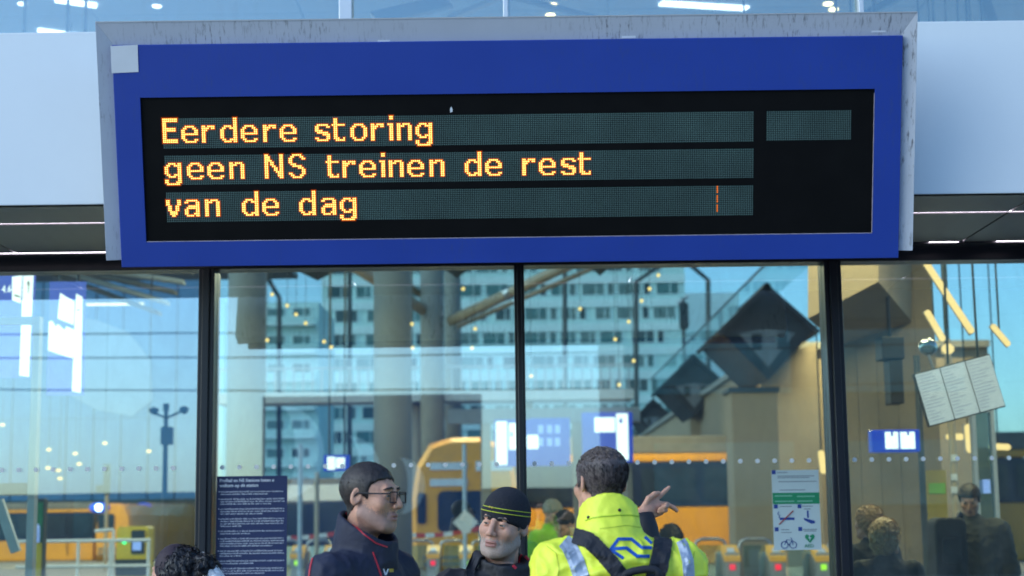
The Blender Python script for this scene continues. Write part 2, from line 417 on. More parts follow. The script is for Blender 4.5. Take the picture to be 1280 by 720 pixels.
# blue panel: four bars round the screen opening, one mesh
mb = MB()
def ring(o, i, n0, n1):
    mb.quad(sp(*o[0], n0), sp(*o[1], n0), sp(*i[1], n1), sp(*i[0], n1))
    mb.quad(sp(*o[1], n0), sp(*o[2], n0), sp(*i[2], n1), sp(*i[1], n1))
    mb.quad(sp(*o[2], n0), sp(*o[3], n0), sp(*i[3], n1), sp(*i[2], n1))
    mb.quad(sp(*o[3], n0), sp(*o[0], n0), sp(*i[0], n1), sp(*i[3], n1))
def cor(u0, u1, v0, v1): return [(u0, v0), (u1, v0), (u1, v1), (u0, v1)]
O, Oi = cor(bu0, bu1, bv0, bv1), cor(bu0 + .003, bu1 - .003, bv0 + .003, bv1 - .003)
I = cor(du0, du1, dv0, dv1)
ring(O, Oi, -.003, 0); ring(Oi, I, 0, 0); ring(I, I, 0, -.014); ring(O, O, -.04, -.003)
mb.build('panel', M['sign_blue'], sign)
sbox(MB(), bu0 + .004, bu1 - .004, bv0 + .003, bv1 - .004, -.042, -.0165).build('panel_back', M['sign_blue'], sign)
scr = sbox(MB(), du0 - .002, du1 + .002, dv0 - .002, dv1 + .002, -.0163, -.012).build('screen', M['screen'], sign)
M['edge'] = mat('lit_ledge_tint', (.42, .36, .38), .4, var=.3, vs=20)  # pale tint paints the light caught on the screen ledge
sbox(MB(), du0 + .001, du1 - .001, dv0 + .0004, dv0 + .0034, -.0118, -.004).build('screen_edge', M['edge'], sign)
sbox(MB(), du1 - .0025, du1 - .0004, dv0 + .004, dv1 - .02, -.0118, -.004).build('screen_edge', M['edge'], sign)
# white square sticker on the corner
q = [onsign(*p, .003) for p in ((138, 57.5), (172, 56), (173, 90), (139.5, 91.5))]
mb = MB(); vs = [sp(*c, n) for n in (.0012, .003) for c in q]
mb.add(vs, [(0, 1, 2, 3), (7, 6, 5, 4), (0, 4, 5, 1), (1, 5, 6, 2), (2, 6, 7, 3), (3, 7, 4, 0)]).build('square_sticker', M['sticker'], sign)
for px, py, ww in ((480, 51.5, 8), (786, 46.5, 9), (1098, 39, 9)):
    u, v = onsign(px, py, -.028)
    sbox(MB(), u - ww * .0039, u + ww * .0039, v - .006, v + .006, -.034, -.0275).build('small_label', M['sticker'], sign)
# a chip of paint on the black screen
u, v = onsign(564, 137, -.012)
MB().add([sp(u - .006, v - .014, -.0105), sp(u + .006, v - .012, -.0105), sp(u + .007, v + .002, -.0105), sp(u + .001, v + .016, -.0105), sp(u - .006, v + .004, -.0105)],
         [(0, 1, 2, 3, 4)]).build('bird_dropping', M['sticker'], sign)
# brackets to the fascia
for u in (-1.5, -.5, .5, 1.5):
    a = sp(u, .25, -.16); MB().box((a.x - .04, a.y, a.z - .05), (a.x + .04, FY + .002, a.z + .05)).build('bracket', M['steel'], sign)
    a = sp(u, -.42, -.16); MB().box((a.x - .04, a.y - .01, a.z - .04), (a.x + .04, FY + .002, a.z + .04)).build('bracket', M['steel'], sign)

GL = {
'E': ["XXXXXXXX", "XXXXXXXX", "XX......", "XX......", "XX......", "XXXXXXX.", "XXXXXXX.", "XX......", "XX......", "XX......", "XX......", "XXXXXXXX", "XXXXXXXX"],
'e': [""] * 4 + ["..XXXXX..", ".XX...XX.", "XX.....XX", "XX.....XX", "XXXXXXXXX", "XX.......", "XX.......", ".XX....XX", "..XXXXXX."],
'r': [""] * 4 + ["XX.XXXX", "XXXX.XX", "XXX...."] + ["XX....."] * 6,
'd': [".......XX"] * 4 + ["..XXXX.XX", ".XX..XXXX", "XX.....XX", "XX.....XX", "XX.....XX", "XX.....XX", "XX.....XX", ".XX..XXXX", "..XXXX.XX"],
's': [""] * 4 + [".XXXXXX.", "XX....XX", "XX......", "XXXX....", ".XXXXXX.", "....XXXX", "......XX", "XX....XX", ".XXXXXX."],
't': ["", ".XX....", ".XX....", ".XX....", "XXXXXXX", ".XX....", ".XX....", ".XX....", ".XX....", ".XX....", ".XX....", ".XXX..X", "..XXXXX"],
'o': [""] * 4 + ["..XXXXX..", ".XX...XX.", "XX.....XX", "XX.....XX", "XX.....XX", "XX.....XX", "XX.....XX", ".XX...XX.", "..XXXXX.."],
'i': [".XX", ".XX", "", "", "XXX", ".XX", ".XX", ".XX", ".XX", ".XX", ".XX", ".XX", ".XX"],
'n': [""] * 4 + ["XX.XXXX.", "XXXX..XX", "XX....XX", "XX....XX", "XX....XX", "XX....XX", "XX....XX", "XX....XX", "XX....XX"],
'g': [""] * 4 + ["..XXXX.XX", ".XX..XXXX", "XX.....XX", "XX.....XX", "XX.....XX", "XX.....XX", ".XX..XXXX", "..XXXX.XX", ".......XX", "XX.....XX", "XX....XXX", ".XXXXXXX."],
'N': ["XX......XX", "XXX.....XX", "XXX.....XX", "XXXX....XX", "XX.XX...XX", "XX.XX...XX", "XX..XX..XX", "XX...XX.XX", "XX...XX.XX", "XX....XXXX", "XX.....XXX", "XX.....XXX", "XX......XX"],
'S': ["..XXXXX..", ".XX...XX.", "XX.....XX", "XX.......", "XX.......", ".XXX.....", "..XXXXX..", ".....XXX.", ".......XX", ".......XX", "XX.....XX", ".XX...XX.", "..XXXXX.."],
'v': [""] * 4 + ["XX....XX", "XX....XX", "XX....XX", ".XX..XX.", ".XX..XX.", ".XX..XX.", "..XXXX..", "..XXXX..", "...XX..."],
'a': [""] * 4 + [".XXXXXX.", "XX....XX", "......XX", "..XXXXXX", ".XXXXXXX", "XX....XX", "XX....XX", "XX...XXX", ".XXXX.XX"],
}
ROWS = [(((203, 147), (942, 140), (942, 178), (204, 185)), "EerdereStoring", [203.8, 226, 253, 274.5, 301, 328, 349, 395, 416, 438, 464, 484, 496, 519.5]),
        (((205, 194), (942, 186), (942, 223), (207, 231)), "geenNStreinenderest", [207, 233.6, 259.7, 286.4, 330.5, 361, 408, 429, 449.5, 475, 487, 510, 536, 580, 606.7, 653, 674, 701, 722]),
        (((207, 240), (942, 232), (941, 269), (209, 278)), "vandedag", [208.5, 232, 256, 301.5, 328, 374, 402, 425])]
NC = 318
def led_mesh(mb, u, v, hu, hv, n0, n1):
    vs = [sp(u + hu * a, v + hv * b, n0) for a, b in ((-1, -1), (1, -1), (1, 1), (-1, 1))] + [sp(u + hu * .7 * a, v + hv * .7 * b, n1) for a, b in ((-1, -1), (1, -1), (1, 1), (-1, 1))]
    mb.add(vs, [(4, 5, 6, 7), (0, 1, 5, 4), (1, 2, 6, 5), (2, 3, 7, 6), (3, 0, 4, 7)])
def matrix_block(rc, nc, lit, extra=None):
    u0, u1, v0, v1 = rc
    pu, pv = (u1 - u0) / nc, (v1 - v0) / 16
    off, on = MB(), MB()
    for r in range(16):
        for c in range(nc):
            u, v = u0 + (c + .5) * pu, v1 - (r + .5) * pv
            if (c, r) in lit:
                # a small bright die on a coloured lens body; the wider skirt paints its halo
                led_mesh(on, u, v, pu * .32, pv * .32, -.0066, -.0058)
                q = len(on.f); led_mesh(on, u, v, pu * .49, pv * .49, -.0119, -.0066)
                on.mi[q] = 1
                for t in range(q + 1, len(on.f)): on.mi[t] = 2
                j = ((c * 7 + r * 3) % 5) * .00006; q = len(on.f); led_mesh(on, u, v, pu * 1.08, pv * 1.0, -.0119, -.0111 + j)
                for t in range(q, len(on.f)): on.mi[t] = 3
            else: off.add([sp(u - pu * .33, v - pv * .36, -.0112), sp(u + pu * .33, v - pv * .36, -.0112), sp(u + pu * .33, v + pv * .36, -.0112), sp(u - pu * .33, v + pv * .36, -.0112)], [(0, 1, 2, 3)])
    off.build('unlit_led_matrix', M['led_off'], sign)['kind'] = 'stuff'
    if on.v:
        o = on.build('lit_text_row', [M['led_on'], M['led_rim'], M['led_side'], M['led_halo']], sign); o['kind'] = 'stuff'
        return o
texts = ['Eerdere storing', 'geen NS treinen de rest', 'van de dag']
for ri, (corners, s, xs) in enumerate(ROWS):
    rc = rect(*corners, -.0115)
    lit = set()
    pu = (rc[1] - rc[0]) / NC
    ymid = (corners[0][1] + corners[3][1]) / 2
    for ch, px in zip(s.replace('S', 'S') if ri else s.replace('S', 's'), xs):
        u = onsign(px, ymid - (px - 203) * .0098, -.0115)[0]
        c0 = max(0, round((u - rc[0]) / pu))
        for r, line in enumerate(GL[ch]):
            for c, x in enumerate(line):
                if x == 'X': lit.add((c0 + c, r))
    if ri == 2:
        c0 = round((onsign(895.5, 250, -.0115)[0] - rc[0]) / pu)
        fault = [(c0, r) for r in range(15) if r % 5 != 4]
    o = matrix_block(rc, NC, lit)
    if ri == 2:
        fm = MB(); pv_ = (rc[3] - rc[2]) / 16
        for c, r in fault: led_mesh(fm, rc[0] + (c + .5) * pu, rc[3] - (r + .5) * pv_, pu * .36, pv_ * .40, -.0110, -.0100)
        fm.build('stuck_led_column', glow('stuck_led', (1.0, .25, .06), .45), sign)
    o['label'] = 'amber dot-matrix words: ' + texts[ri]
matrix_block(rect((958, 139), (1064, 137.5), (1064, 174.5), (958, 176), -.0115), 46, set())
# ------------------------------------------------------------------ far office block and its neighbours
def ray_z(px, py, Y): return at(px, py, Y).z
M['office_wall'] = mat('office_panels', (.60, .83, .80), .7, var=.06, vs=.2)
M['office_glass'] = mat('office_glass', (.07, .17, .17), .12, var=.5, vs=.35)
M['office_glass2'] = mat('office_glass_blind', (.15, .24, .23), .3, var=.4, vs=.5)
M['office_glass3'] = mat('office_glass_deep', (.025, .07, .08), .1, var=.5, vs=.5)
M['office_frame'] = mat('office_white_frame', (.78, .92, .90), .5, var=.03)
OY = 200.0
ox0, ox1 = at(402, 450, OY).x, at(857, 400, OY).x
office = empty('office_block', ((ox0 + ox1) / 2, OY, 0), 'pale office block with rows of dark wide and narrow windows', 'building')
MB().box((ox0, OY, 0), (ox1, OY + 18, 42)).build('wall', M['office_wall'], office)
wproto = {}; rnd = random.Random(3)
def office_window(x, z, wd, h, root, Y):
    gk = rnd.choice(('office_glass', 'office_glass', 'office_glass2', 'office_glass3'))
    key = (round(wd, 2), round(h, 2), gk)
    if key not in wproto:
        wm = MB(); t = .14
        if wd > 1.5: wm.box((x + wd * .62 - .05, Y - .10, z + t), (x + wd * .62 + .05, Y - .02, z + h - t))
        wm.box((x, Y - .10, z), (x + wd, Y - .02, z + t)); wm.box((x, Y - .10, z + h - t), (x + wd, Y - .02, z + h))
        wm.box((x, Y - .10, z + t), (x + t, Y - .02, z + h - t)); wm.box((x + wd - t, Y - .10, z + t), (x + wd, Y - .02, z + h - t))
        f = wm.build('window', M['office_frame'], root)
        pn = MB().box((x + t, Y - .05, z + t), (x + wd - t, Y - .01, z + h - t)).build('pane', M[gk], f)
        wproto[key] = (f, pn, x, z, Y, root.location.copy())
    else:
        f, pn, xx, zz, YY, rl = wproto[key]
        c = dup(f, root); c.location = Vector((x - xx, Y - YY, z - zz)) + (rl - root.location)
        dup(pn, c)
for row in range(11):
    z = 2.2 + row * 3.05
    x = ox0 + .6 + (row % 3) * .5
    while x < ox1 - 3.4:
        wd = rnd.choice((3.0, 3.0, 2.1))
        office_window(x, z, wd, 1.75, office, OY); x += wd + .12
        if rnd.random() < .75 and x < ox1 - 1.6:
            office_window(x + .1, z, 1.0, 1.75, office, OY); x += 1.2
        x += rnd.choice((.25, .5, .9))
for row in range(11):
    z = 1.75 + row * 3.05
    MB().box((ox0 - .05, OY - .22, z - .95), (ox1 + .05, OY + .02, z + .1)).build('floor_band', M['office_frame'], office)
# neighbour with balconies, left of the office
NY = 170.0
nx0, nx1 = at(280, 450, NY).x, at(398, 450, NY).x
nz = ray_z(360, 378, NY)
neigh = empty('balcony_block', ((nx0 + nx1) / 2, NY, 0), 'pale apartment block with white balconies beside the office block', 'building')
MB().box((nx0, NY, 0), (nx1, NY + 15, nz)).build('wall', M['office_wall'], neigh)
for k in range(7):
    z = nz - 2.6 - k * 3.0
    if z < .5: break
    MB().box((nx0 + 1.5, NY - 1.2, z), (nx1 - .3, NY - .02, z + .2)).build('balcony', M['office_frame'], neigh)
    MB().box((nx0 + 1.5, NY - 1.2, z + .2), (nx1 - .3, NY - 1.12, z + 1.0)).build('balcony_front', M['office_wall'], neigh)
    for j in range(3):
        x = nx0 + 1.8 + j * 2.7
        if x + 2 < nx1: office_window(x, z + .35, 2.1, 1.75, neigh, NY)
TY = 240.0
tx0, tx1 = at(852, 420, TY).x, at(925, 420, TY).x
tower = empty('pale_tower', ((tx0 + tx1) / 2, TY, 0), 'pale plain tower behind the corner of the office block', 'building')
MB().box((tx0, TY, 0), (tx1, TY + 10, ray_z(880, 366, TY))).build('wall', M['office_frame'], tower)
for k in range(8): MB().box((tx0, TY - .3, 4 + k * 3.6), (tx1, TY - .01, 4.6 + k * 3.6)).build('floor_band', M['office_wall'], tower)
# footbridge with railing
M['bridge'] = mat('bridge_paint', (.45, .52, .58), .6, var=.1)
BY = 72.0
br = empty('footbridge', at(470, 650, BY), 'pale footbridge with upright railings crossing in front of the office block', 'bridge')
a, b = at(270, 492, BY), at(792, 486, BY)
MB().box((a.x, BY, a.z - .45), (b.x, BY + 2.2, a.z)).build('deck', M['bridge'], br)
MB().box((a.x, BY, a.z + 1.05), (b.x, BY + .06, a.z + 1.13)).build('handrail', M['bridge'], br)
first = None; x = a.x + .1; k = 0
while x < b.x:
    if first is None: first = MB().box((x, BY + .01, a.z), (x + .07, BY + .05, a.z + 1.05)).build('baluster', M['bridge'], br)
    else: c = dup(first, br); c.location.x = (k * .42)
    k += 1; x += .42
    if k > 110: break
for px in (300, 520, 660):
    p = at(px, 600, BY); MB().tube([(p.x, BY + 1, 0), (p.x, BY + 1, a.z - .45)], .28, 12).build('pier', M['concrete'], br, smooth=True)
# ------------------------------------------------------------------ building with diamond shaped dark bays, running away on the right
M['bay_dark'] = mat('dark_bay_cladding', (.012, .010, .011), .6, var=.25, vs=1.2, bump=.05)
M['bay_panel'] = mat('grey_bay_panel', (.16, .16, .17), .5, var=.15)
M['teal_glass'] = glass('balustrade_glass', (.75, .9, .9), .15)
bayb = empty('gabled_side_building', (10.5, 80, 0), 'long beige building with a row of dark diamond shaped bays', 'building')
wx = 9.0
MB().box((wx + .4, 57, 0), (wx + 8, 128, 7.6)).build('wall', M['beige'], bayb)
MB().box((wx + .2, 56.7, 7.61), (wx + 8, 128, 7.85)).build('roof_edge', M['concrete'], bayb)
for Y, cx, cy, wpx in ((55, 952, 423, 112), (80, 864, 486, 72), (112, 815, 525, 44)):
    c = at(cx, cy, Y); h = wpx / FPX * Y / 2
    # diamond prism, its pointed end to the viewer
    pts = [(c.x, c.z + h * .98), (c.x - h, c.z + h * .05), (c.x, c.z - h * 1.0), (c.x + h, c.z + h * .05)]
    bay = MB().prism(pts, 0, 2, 1, Y - 1.2, Y + 4.5).build('bay', M['bay_dark'], bayb)
    lo = [(c.x, c.z + h * .12), (c.x - h * .62, c.z + h * .02), (c.x, c.z - h * .72), (c.x + h * .62, c.z + h * .02)]
    MB().prism(lo, 0, 2, 1, Y - 1.26, Y - 1.19).build('bay_panel', M['bay_panel'], bay)
    for sx_ in (-.34, .22):
        MB().box((c.x + h * sx_, Y - 1.30, c.z - h * .34), (c.x + h * (sx_ + .2), Y - 1.262, c.z + h * .02)).build('bay_window', M['black'], bay)
    # roof cap, slightly overhanging
    for s_ in (-1, 1):
        MB().obox((c.x + s_ * h * .52, Y + 1.6, c.z + h * .54), (h * .58 * s_, 0, -h * .54), (0, 3.2, 0), (s_ * .05, 0, .06)).build('bay_roof', M['bay_dark'], bay)
    MB().tube([(c.x, Y - 1.6, c.z + h * 1.02), (c.x, Y + 4, c.z + h * 1.02)], h * .06, 8).build('ridge', M['bay_panel'], bay)
    # beige gable between the bays
    g = [(c.x - h * 1.5, 0), (c.x - h * .2, 0), (c.x - h * .2, c.z - h * .1), (c.x - h * .75, c.z - h * .25), (c.x - h * 1.5, c.z - h * 1.0)]
    MB().prism([(p[0] + h * 1.5, p[1]) for p in g], 0, 2, 1, Y + .6, Y + 2).build('gable', M['beige'], bayb)
a, b = at(815, 500, 112), at(1010, 335, 52)
for k in range(7):
    p, q = a.lerp(b, k / 7), a.lerp(b, (k + 1) / 7)
    MB().add([p, q, q + Vector((0, 0, 1.5)), p + Vector((0, 0, 1.5))], [(0, 1, 2, 3)]).build('balustrade_pane', M['teal_glass'], bayb)
MB().tube([a + Vector((0, 0, 1.5)), b + Vector((0, 0, 1.5))], .05, 6).build('balustrade_rail', M['bay_panel'], bayb)
# ------------------------------------------------------------------ concourse columns and branching struts
M['col'] = mat('column_concrete', (.24, .24, .21), .75, var=.10, vs=1.4, bump=.1, bs=12)
for px, wd, Y, lab in ((307, 48, 32, 'round concrete column left of the others, beside the balcony block'), (491, 48, 32, 'thick round concrete column in the middle of the concourse'),
                       (541, 30, 72, 'slimmer round concrete column carrying the branching struts'), (567, 21, 76, 'thin round column standing behind the slimmer one')):
    p = at(px, 560, Y); r = wd / FPX * Y / 2
    e = empty('concrete_column', (p.x, Y, 0), lab, 'column', 'columns in the concourse')
    top = 8.6 if Y < 50 else 16.5
    MB().tube([(p.x, Y, 0), (p.x, Y, top)], r, 28, caps=True).build('shaft', M['col'], e, smooth=True)
    MB().tube([(p.x, Y, 0), (p.x, Y, .18)], r * 1.08, 28).build('base_ring', M['steel'], e)
    MB().tube([(p.x, Y, top - .2), (p.x, Y, top + .1)], r * 1.3, 28).build('head', M['col'], e)
M['strut'] = mat('warm_steel_strut', (.42, .33, .22), .4, var=.12, vs=2)
def strut(pts, r, label):
    P = [at(*p) for p in pts]
    e = empty('roof_strut', P[0], label, 'strut', 'struts under the hall roof')
    d0, d1 = P[0].lerp(P[1], .35), P[0].lerp(P[1], .38)
    MB().tube([P[0], P[-1]], r, 12).build('tube', M['strut'], e, smooth=True)
    MB().tube([d0, d1], r * 1.15, 12).build('collar', M['steel'], e)
strut([(562, 402, 72), (770, 303, 68)], .25, 'thick tan tubular strut branching up to the right of the slim column')
strut([(572, 408, 73), (780, 318, 69)], .12, 'thin pipe running below the thick tan strut')
strut([(537, 392, 72), (430, 325, 68)], .26, 'tan tubular strut branching up to the left of the slim column')
strut([(530, 372, 72.5), (472, 326, 70)], .16, 'short tan strut between the two big columns')
M['dark_steel'] = mat('dark_steel', (.03, .045, .05), .45, var=.15)
# steel portal frames of the rear glazing
for k, (pts, lab) in enumerate((([(349, 640), (349, 372), (333, 345), (300, 315)], 'dark bent steel post beside the left column'),
                   ([(437, 640), (437, 345), (437, 300)], 'straight dark steel post before the office block'),
                   ([(795, 640), (795, 352), (840, 322)], 'dark steel post with its head bent to the right'),
                   ([(885, 640), (885, 350), (852, 322)], 'dark steel post bent towards the pale tower'),
                   ([(706, 640), (706, 372), (706, 300)], 'thin dark steel post beside the tan strut'))):
    P = [at(x, y, 118) for x, y in pts]; P[0].z = 0
    e = empty('steel_post', P[0], lab, 'steel post', 'posts of the rear glazing')
    MB().tube(P, .20, 6).build('post', M['dark_steel'], e)
    MB().box((P[0].x - .2, P[0].y - .2, 0), (P[0].x + .2, P[0].y + .2, .04)).build('foot_plate', M['dark_steel'], e)
# dark kite shaped lamps hung under the roof
for px, py, wd, lab in ((397, 343, 60, 'dark kite shaped lantern hanging left of the big column'), (571, 340, 40, 'dark kite shaped lantern hanging over the struts'), (750, 337, 34, 'dark kite shaped lantern hanging right of the middle mullion')):
    p = at(px, py, 30); h = wd / FPX * 30 / 2
    e = empty('kite_lantern', p, lab, 'lantern', 'kite lanterns')
    vs = [(p.x - h, 30, p.z + .1), (p.x, 30 - h, p.z + .1), (p.x + h, 30, p.z + .1), (p.x, 30 + h, p.z + .1), (p.x, 30, p.z - .12), (p.x, 30, p.z + .35)]
    MB().add(vs, [(0, 1, 4), (1, 2, 4), (2, 3, 4), (3, 0, 4), (1, 0, 5), (2, 1, 5), (3, 2, 5), (0, 3, 5)]).build('shade', M['dark_steel'], e)
    MB().tube([(p.x, 30, p.z + .35), (p.x, 30, 8.6)], .012, 5).build('rod', M['dark_steel'], e)
# small warm pendant lamps
M['bulb'] = glow('bulb', (1.0, .60, .22), 1.6)
PL = [(340, 368), (359, 382), (370, 393), (382, 404), (334, 425), (414, 434), (405, 427), (515, 405), (516, 435), (579, 361), (594, 411), (590, 435), (823, 344), (812, 361), (802, 376), (786, 402), (725, 386), (769, 424), (792, 451), (774, 481), (664, 470),
      (131, 554), (61, 562), (94, 567), (99, 580), (73, 588), (186, 564), (3, 531), (60, 585), (75, 598)]
proto = None
for i, (px, py) in enumerate(PL):
    p = at(px, py, 25.5)
    near = 'left of the camera mast' if px < 250 else ('before the office block, left of the struts' if px < 560 else 'before the office block, right of the slim column')
    e = empty('pendant_lamp', p, 'tiny warm globe lamp ' + near, 'pendant lamp', 'warm pendant lamps ' + near)
    MB().ball(p, (.031 if px > 250 else .036), 6, sc3=(1.25, 1, .75) if px < 250 else (1, 1, 1)).build('globe', M['bulb'], e, smooth=True)
    MB().tube([p + Vector((0, 0, .04)), (p.x, p.y, 8.05)], .004, 4).build('rod', M['dark_steel'], e)
# ------------------------------------------------------------------ trains
M['t_yellow'] = mat('train_yellow', (.78, .33, .02), .35, var=.08, vs=1, coat=.3)
M['t_navy'] = mat('train_navy', (.012, .018, .05), .2, var=.2, vs=1)
M['t_win'] = mat('train_window', (.02, .03, .05), .06, var=.2)
M['t_grey'] = mat('train_roof', (.17, .16, .15), .6, var=.15)
M['t_white'] = mat('train_white', (.62, .66, .72), .4, var=.06)
M['t_lit'] = mat('train_lit_window', (.25, .16, .07), .2, var=.5, vs=1.5, em=(1.0, .62, .3), es=.30)
M['head'] = glow('headlight', (.75, .88, 1), 9)
M['t_blue'] = mat('blue_lamp_housing', (.02, .06, .5), .3, var=.1, em=(.05, .15, 1), es=.5)
def train_side(name, label, px0, px1, Y, zs, cols, wins=8, lit=(), bottom=.0):
    x0, x1 = at(px0, 600, Y).x, at(px1, 600, Y).x
    e = empty(name, ((x0 + x1) / 2, Y, 0), label, 'train', 'trains behind the gates')
    for (z0, z1, part, mm, out) in cols:
        MB().rbox((x0, Y - out, z0 + .002), (x1, Y + 2.7 + out, z1 - .002), .06, ax=0).build(part, mm, e)
    z0, z1 = zs; step = (x1 - x0) / wins
    for k in range(wins):
        mm = M['t_lit'] if k in lit else M['t_win']
        w0 = MB().rbox((x0 + step * k + step * .07, Y - .09, z0), (x0 + step * (k + 1) - step * .07, Y - .045, z1), min(.12, step * .1), ax=1).build('window', mm, e)
    for k in range(1, wins, 3):
        x = x0 + step * k
        MB().box((x - .02, Y - .06, .3), (x + .02, Y - .044, zs[1] + .2)).build('door_seam', M['black'], e)
    return e
train_side('intercity_train', 'double-deck yellow train with navy window band behind the gates', 640, 1500, 60, (2.35, 3.55),
           [(0, 2.12, 'lower_body', M['t_yellow'], .0), (2.12, 3.78, 'window_band', M['t_navy'], .04), (3.78, 4.08, 'yellow_stripe', M['t_yellow'], .0), (4.08, 4.75, 'roof', M['t_grey'], -.1)], 11)
train_side('sprinter_train', 'white train with navy window band behind the left column', 262, 470, 66, (1.2, 2.5),
           [(0, .75, 'lower_body', M['t_white'], 0), (.75, 2.55, 'window_band', M['t_navy'], .03), (2.55, 3.25, 'upper_body', M['t_white'], 0), (3.25, 3.5, 'roof', M['t_grey'], -.1)], 5)
train_side('yellow_train', 'yellow train with dark windows standing beside the brown wall', -40, 118, 80, (1.25, 2.2),
           [(0, 1.0, 'lower_body', M['t_yellow'], 0), (1.0, 2.35, 'window_band', M['t_navy'], .03), (2.35, 2.5, 'yellow_stripe', M['t_yellow'], 0), (2.5, 2.85, 'roof', M['t_grey'], -.1)], 5)
def train_front(label, px0, px1, Y, ztop, ws, lamps, length=18):
    x0, x1 = at(px0, 620, Y).x, at(px1, 620, Y).x; wd = x1 - x0
    e = empty('train_front', ((x0 + x1) / 2, Y, 0), label, 'train', 'trains behind the gates')
    prof = [(x0, .0), (x0 - .02 * wd, ztop * .5), (x0 + .04 * wd, ztop * .8), (x0 + .16 * wd, ztop * .95), (x0 + .36 * wd, ztop), (x1 - .36 * wd, ztop), (x1 - .16 * wd, ztop * .95), (x1 - .04 * wd, ztop * .8), (x1 + .02 * wd, ztop * .5), (x1, 0)]
    MB().prism(prof, 0, 2, 1, Y, Y + length).build('body', M['t_yellow'], e)
    s = MB(); c = Vector(((x0 + x1) / 2, 0, ztop * .5))
    inner = [(c.x + (p[0] - c.x) * .9, max(.3, c.z + (p[1] - c.z) * .93)) for p in prof]
    vs = [(p[0], Y, p[1]) for p in prof] + [(p[0], Y - .35, p[1]) for p in inner]; n = len(prof)
    s.add(vs, [tuple(range(n, 2 * n))] + [(i, (i + 1) % n, n + (i + 1) % n, n + i) for i in range(n)]).build('nose', M['t_yellow'], e)
    u0, u1, z0, z1 = ws
    MB().rbox((x0 + wd * u0, Y - .40, z0), (x0 + wd * u1, Y - .352, z1), min(.2, (z1 - z0) * .15), ax=1).build('windscreen', M['t_win'], e)
    for (u, z, r) in lamps:
        MB().ball((x0 + wd * u, Y - .40, z), r * 1.9, 6, sc3=(1.6, .5, .8)).build('lamp_housing', M['t_blue'], e, smooth=True)
        MB().ball((x0 + wd * u, Y - .55, z), r, 6).build('headlight', M['head'], e, smooth=True)
    for z in (.35, .55):
        MB().box((x0 + wd * .1, Y - .39, z), (x1 - wd * .1, Y - .352, z + .08)).build('bumper_line', M['t_grey'], e)
    return e, x0, wd
train_front('rounded orange train cab with bright headlamp beside the brown wall', 122, 166, 78, 2.75, (.08, .55, 1.5, 2.25), [(.12, 2.55, .17)])
train_front('orange train cab partly hidden behind the yellow ticket machine', 166, 196, 84, 2.85, (.1, .9, 1.5, 2.3), [(.5, 2.6, .16)])
e, x0, wd = train_front('tall orange train cab with two white panels over its windscreen', 516, 648, 50, 4.25, (.24, .78, 1.35, 2.6), [])
MB().rbox((x0 + wd * .05, 49.60, 1.6), (x0 + wd * .13, 49.648, 2.55), .1, ax=1).build('side_window', M['t_win'], e)
for z in (3.25, 2.75):
    MB().box((x0 + wd * .17, 49.60, z), (x0 + wd * .52, 49.648, z + .22)).build('white_panel', M['t_white'], e)
MB().box((x0 + wd * .6, 49.60, 3.2), (x0 + wd * .95, 49.648, 3.5)).build('white_panel', M['t_white'], e)
# brown wall beyond the tracks on the left
M['brown'] = mat('brown_wall', (.20, .155, .115), .8, var=.12, vs=.6, bump=.05)
e = empty('brown_wall', (-25, 95, 0), 'long low brown wall behind the trains', 'wall')
x0, x1 = at(-80, 640, 95).x, at(330, 640, 95).x; zt = ray_z(200, 628, 95)
k = 0
while x0 + k * 3.2 < x1:
    MB().box((x0 + k * 3.2 + .02, 95, 0), (x0 + (k + 1) * 3.2 - .02, 95.4, zt)).build('wall_panel', M['brown'], e); k += 1
MB().box((x0, 94.9, zt + .002), (x1, 95.5, zt + .2)).build('coping', M['dark_steel'], e)
# ------------------------------------------------------------------ ticket gates
M['g_body'] = mat('gate_steel', (.40, .39, .36), .4, metal=.3, var=.12)
M['g_top'] = mat('gate_orange', (.80, .40, .06), .4, var=.1, em=(1, .45, .08), es=.25)  # weak glow puts warm lamplight into the orange tops
M['red_l'] = glow('red_light', (1, .03, .06), 1.4)
M['green_l'] = glow('green_light', (.5, .9, .05), 1.2)
def gate(px, Y, py, red, label):
    p = at(px, py, Y); x, z = p.x, p.z
    e = empty('ticket_gate', (x, Y, 0), label, 'ticket gate', 'ticket gates in the concourse')
    MB().rbox((x - .15, Y, 0), (x + .15, Y + 1.5, z - .04), .05, ax=1).build('body', M['g_body'], e)
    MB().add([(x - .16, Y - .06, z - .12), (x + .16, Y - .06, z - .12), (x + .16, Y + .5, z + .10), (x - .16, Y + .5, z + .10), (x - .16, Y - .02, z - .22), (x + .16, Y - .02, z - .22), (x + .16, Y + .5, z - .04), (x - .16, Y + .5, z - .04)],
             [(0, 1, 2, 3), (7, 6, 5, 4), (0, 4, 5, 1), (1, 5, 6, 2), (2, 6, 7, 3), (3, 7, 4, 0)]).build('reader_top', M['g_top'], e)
    MB().obox((x, Y + .2, z - .005), (.07, 0, 0), (0, .09, .036), (0, 0, .012)).build('card_pad', M['white'], e)
    MB().box((x - .055, Y - .02, z - .38), (x + .055, Y - .002, z - .27)).build('status_light', M['red_l'] if red else M['green_l'], e)
    arch = [(x - .66, Y + .7, 0), (x - .66, Y + .7, z + .05), (x - .62, Y + .7, z + .17), (x - .5, Y + .7, z + .22), (x - .18, Y + .7, z + .22), (x - .06, Y + .7, z + .17), (x - .02, Y + .7, z + .05), (x - .02, Y + .7, z - .1)]
    MB().tube(arch, .035, 7).build('steel_hoop', M['steel'], e, smooth=True)
    MB().box((x - .58, Y + .69, .15), (x - .1, Y + .71, z + .1)).build('flap', M['teal_glass'], e)
for i, px in enumerate((800, 858, 915, 972, 1029, 1086, 1250)): gate(px, 32, 688, i % 4 != 0, 'steel ticket gate with orange sloping top, row beside the beige pillar')
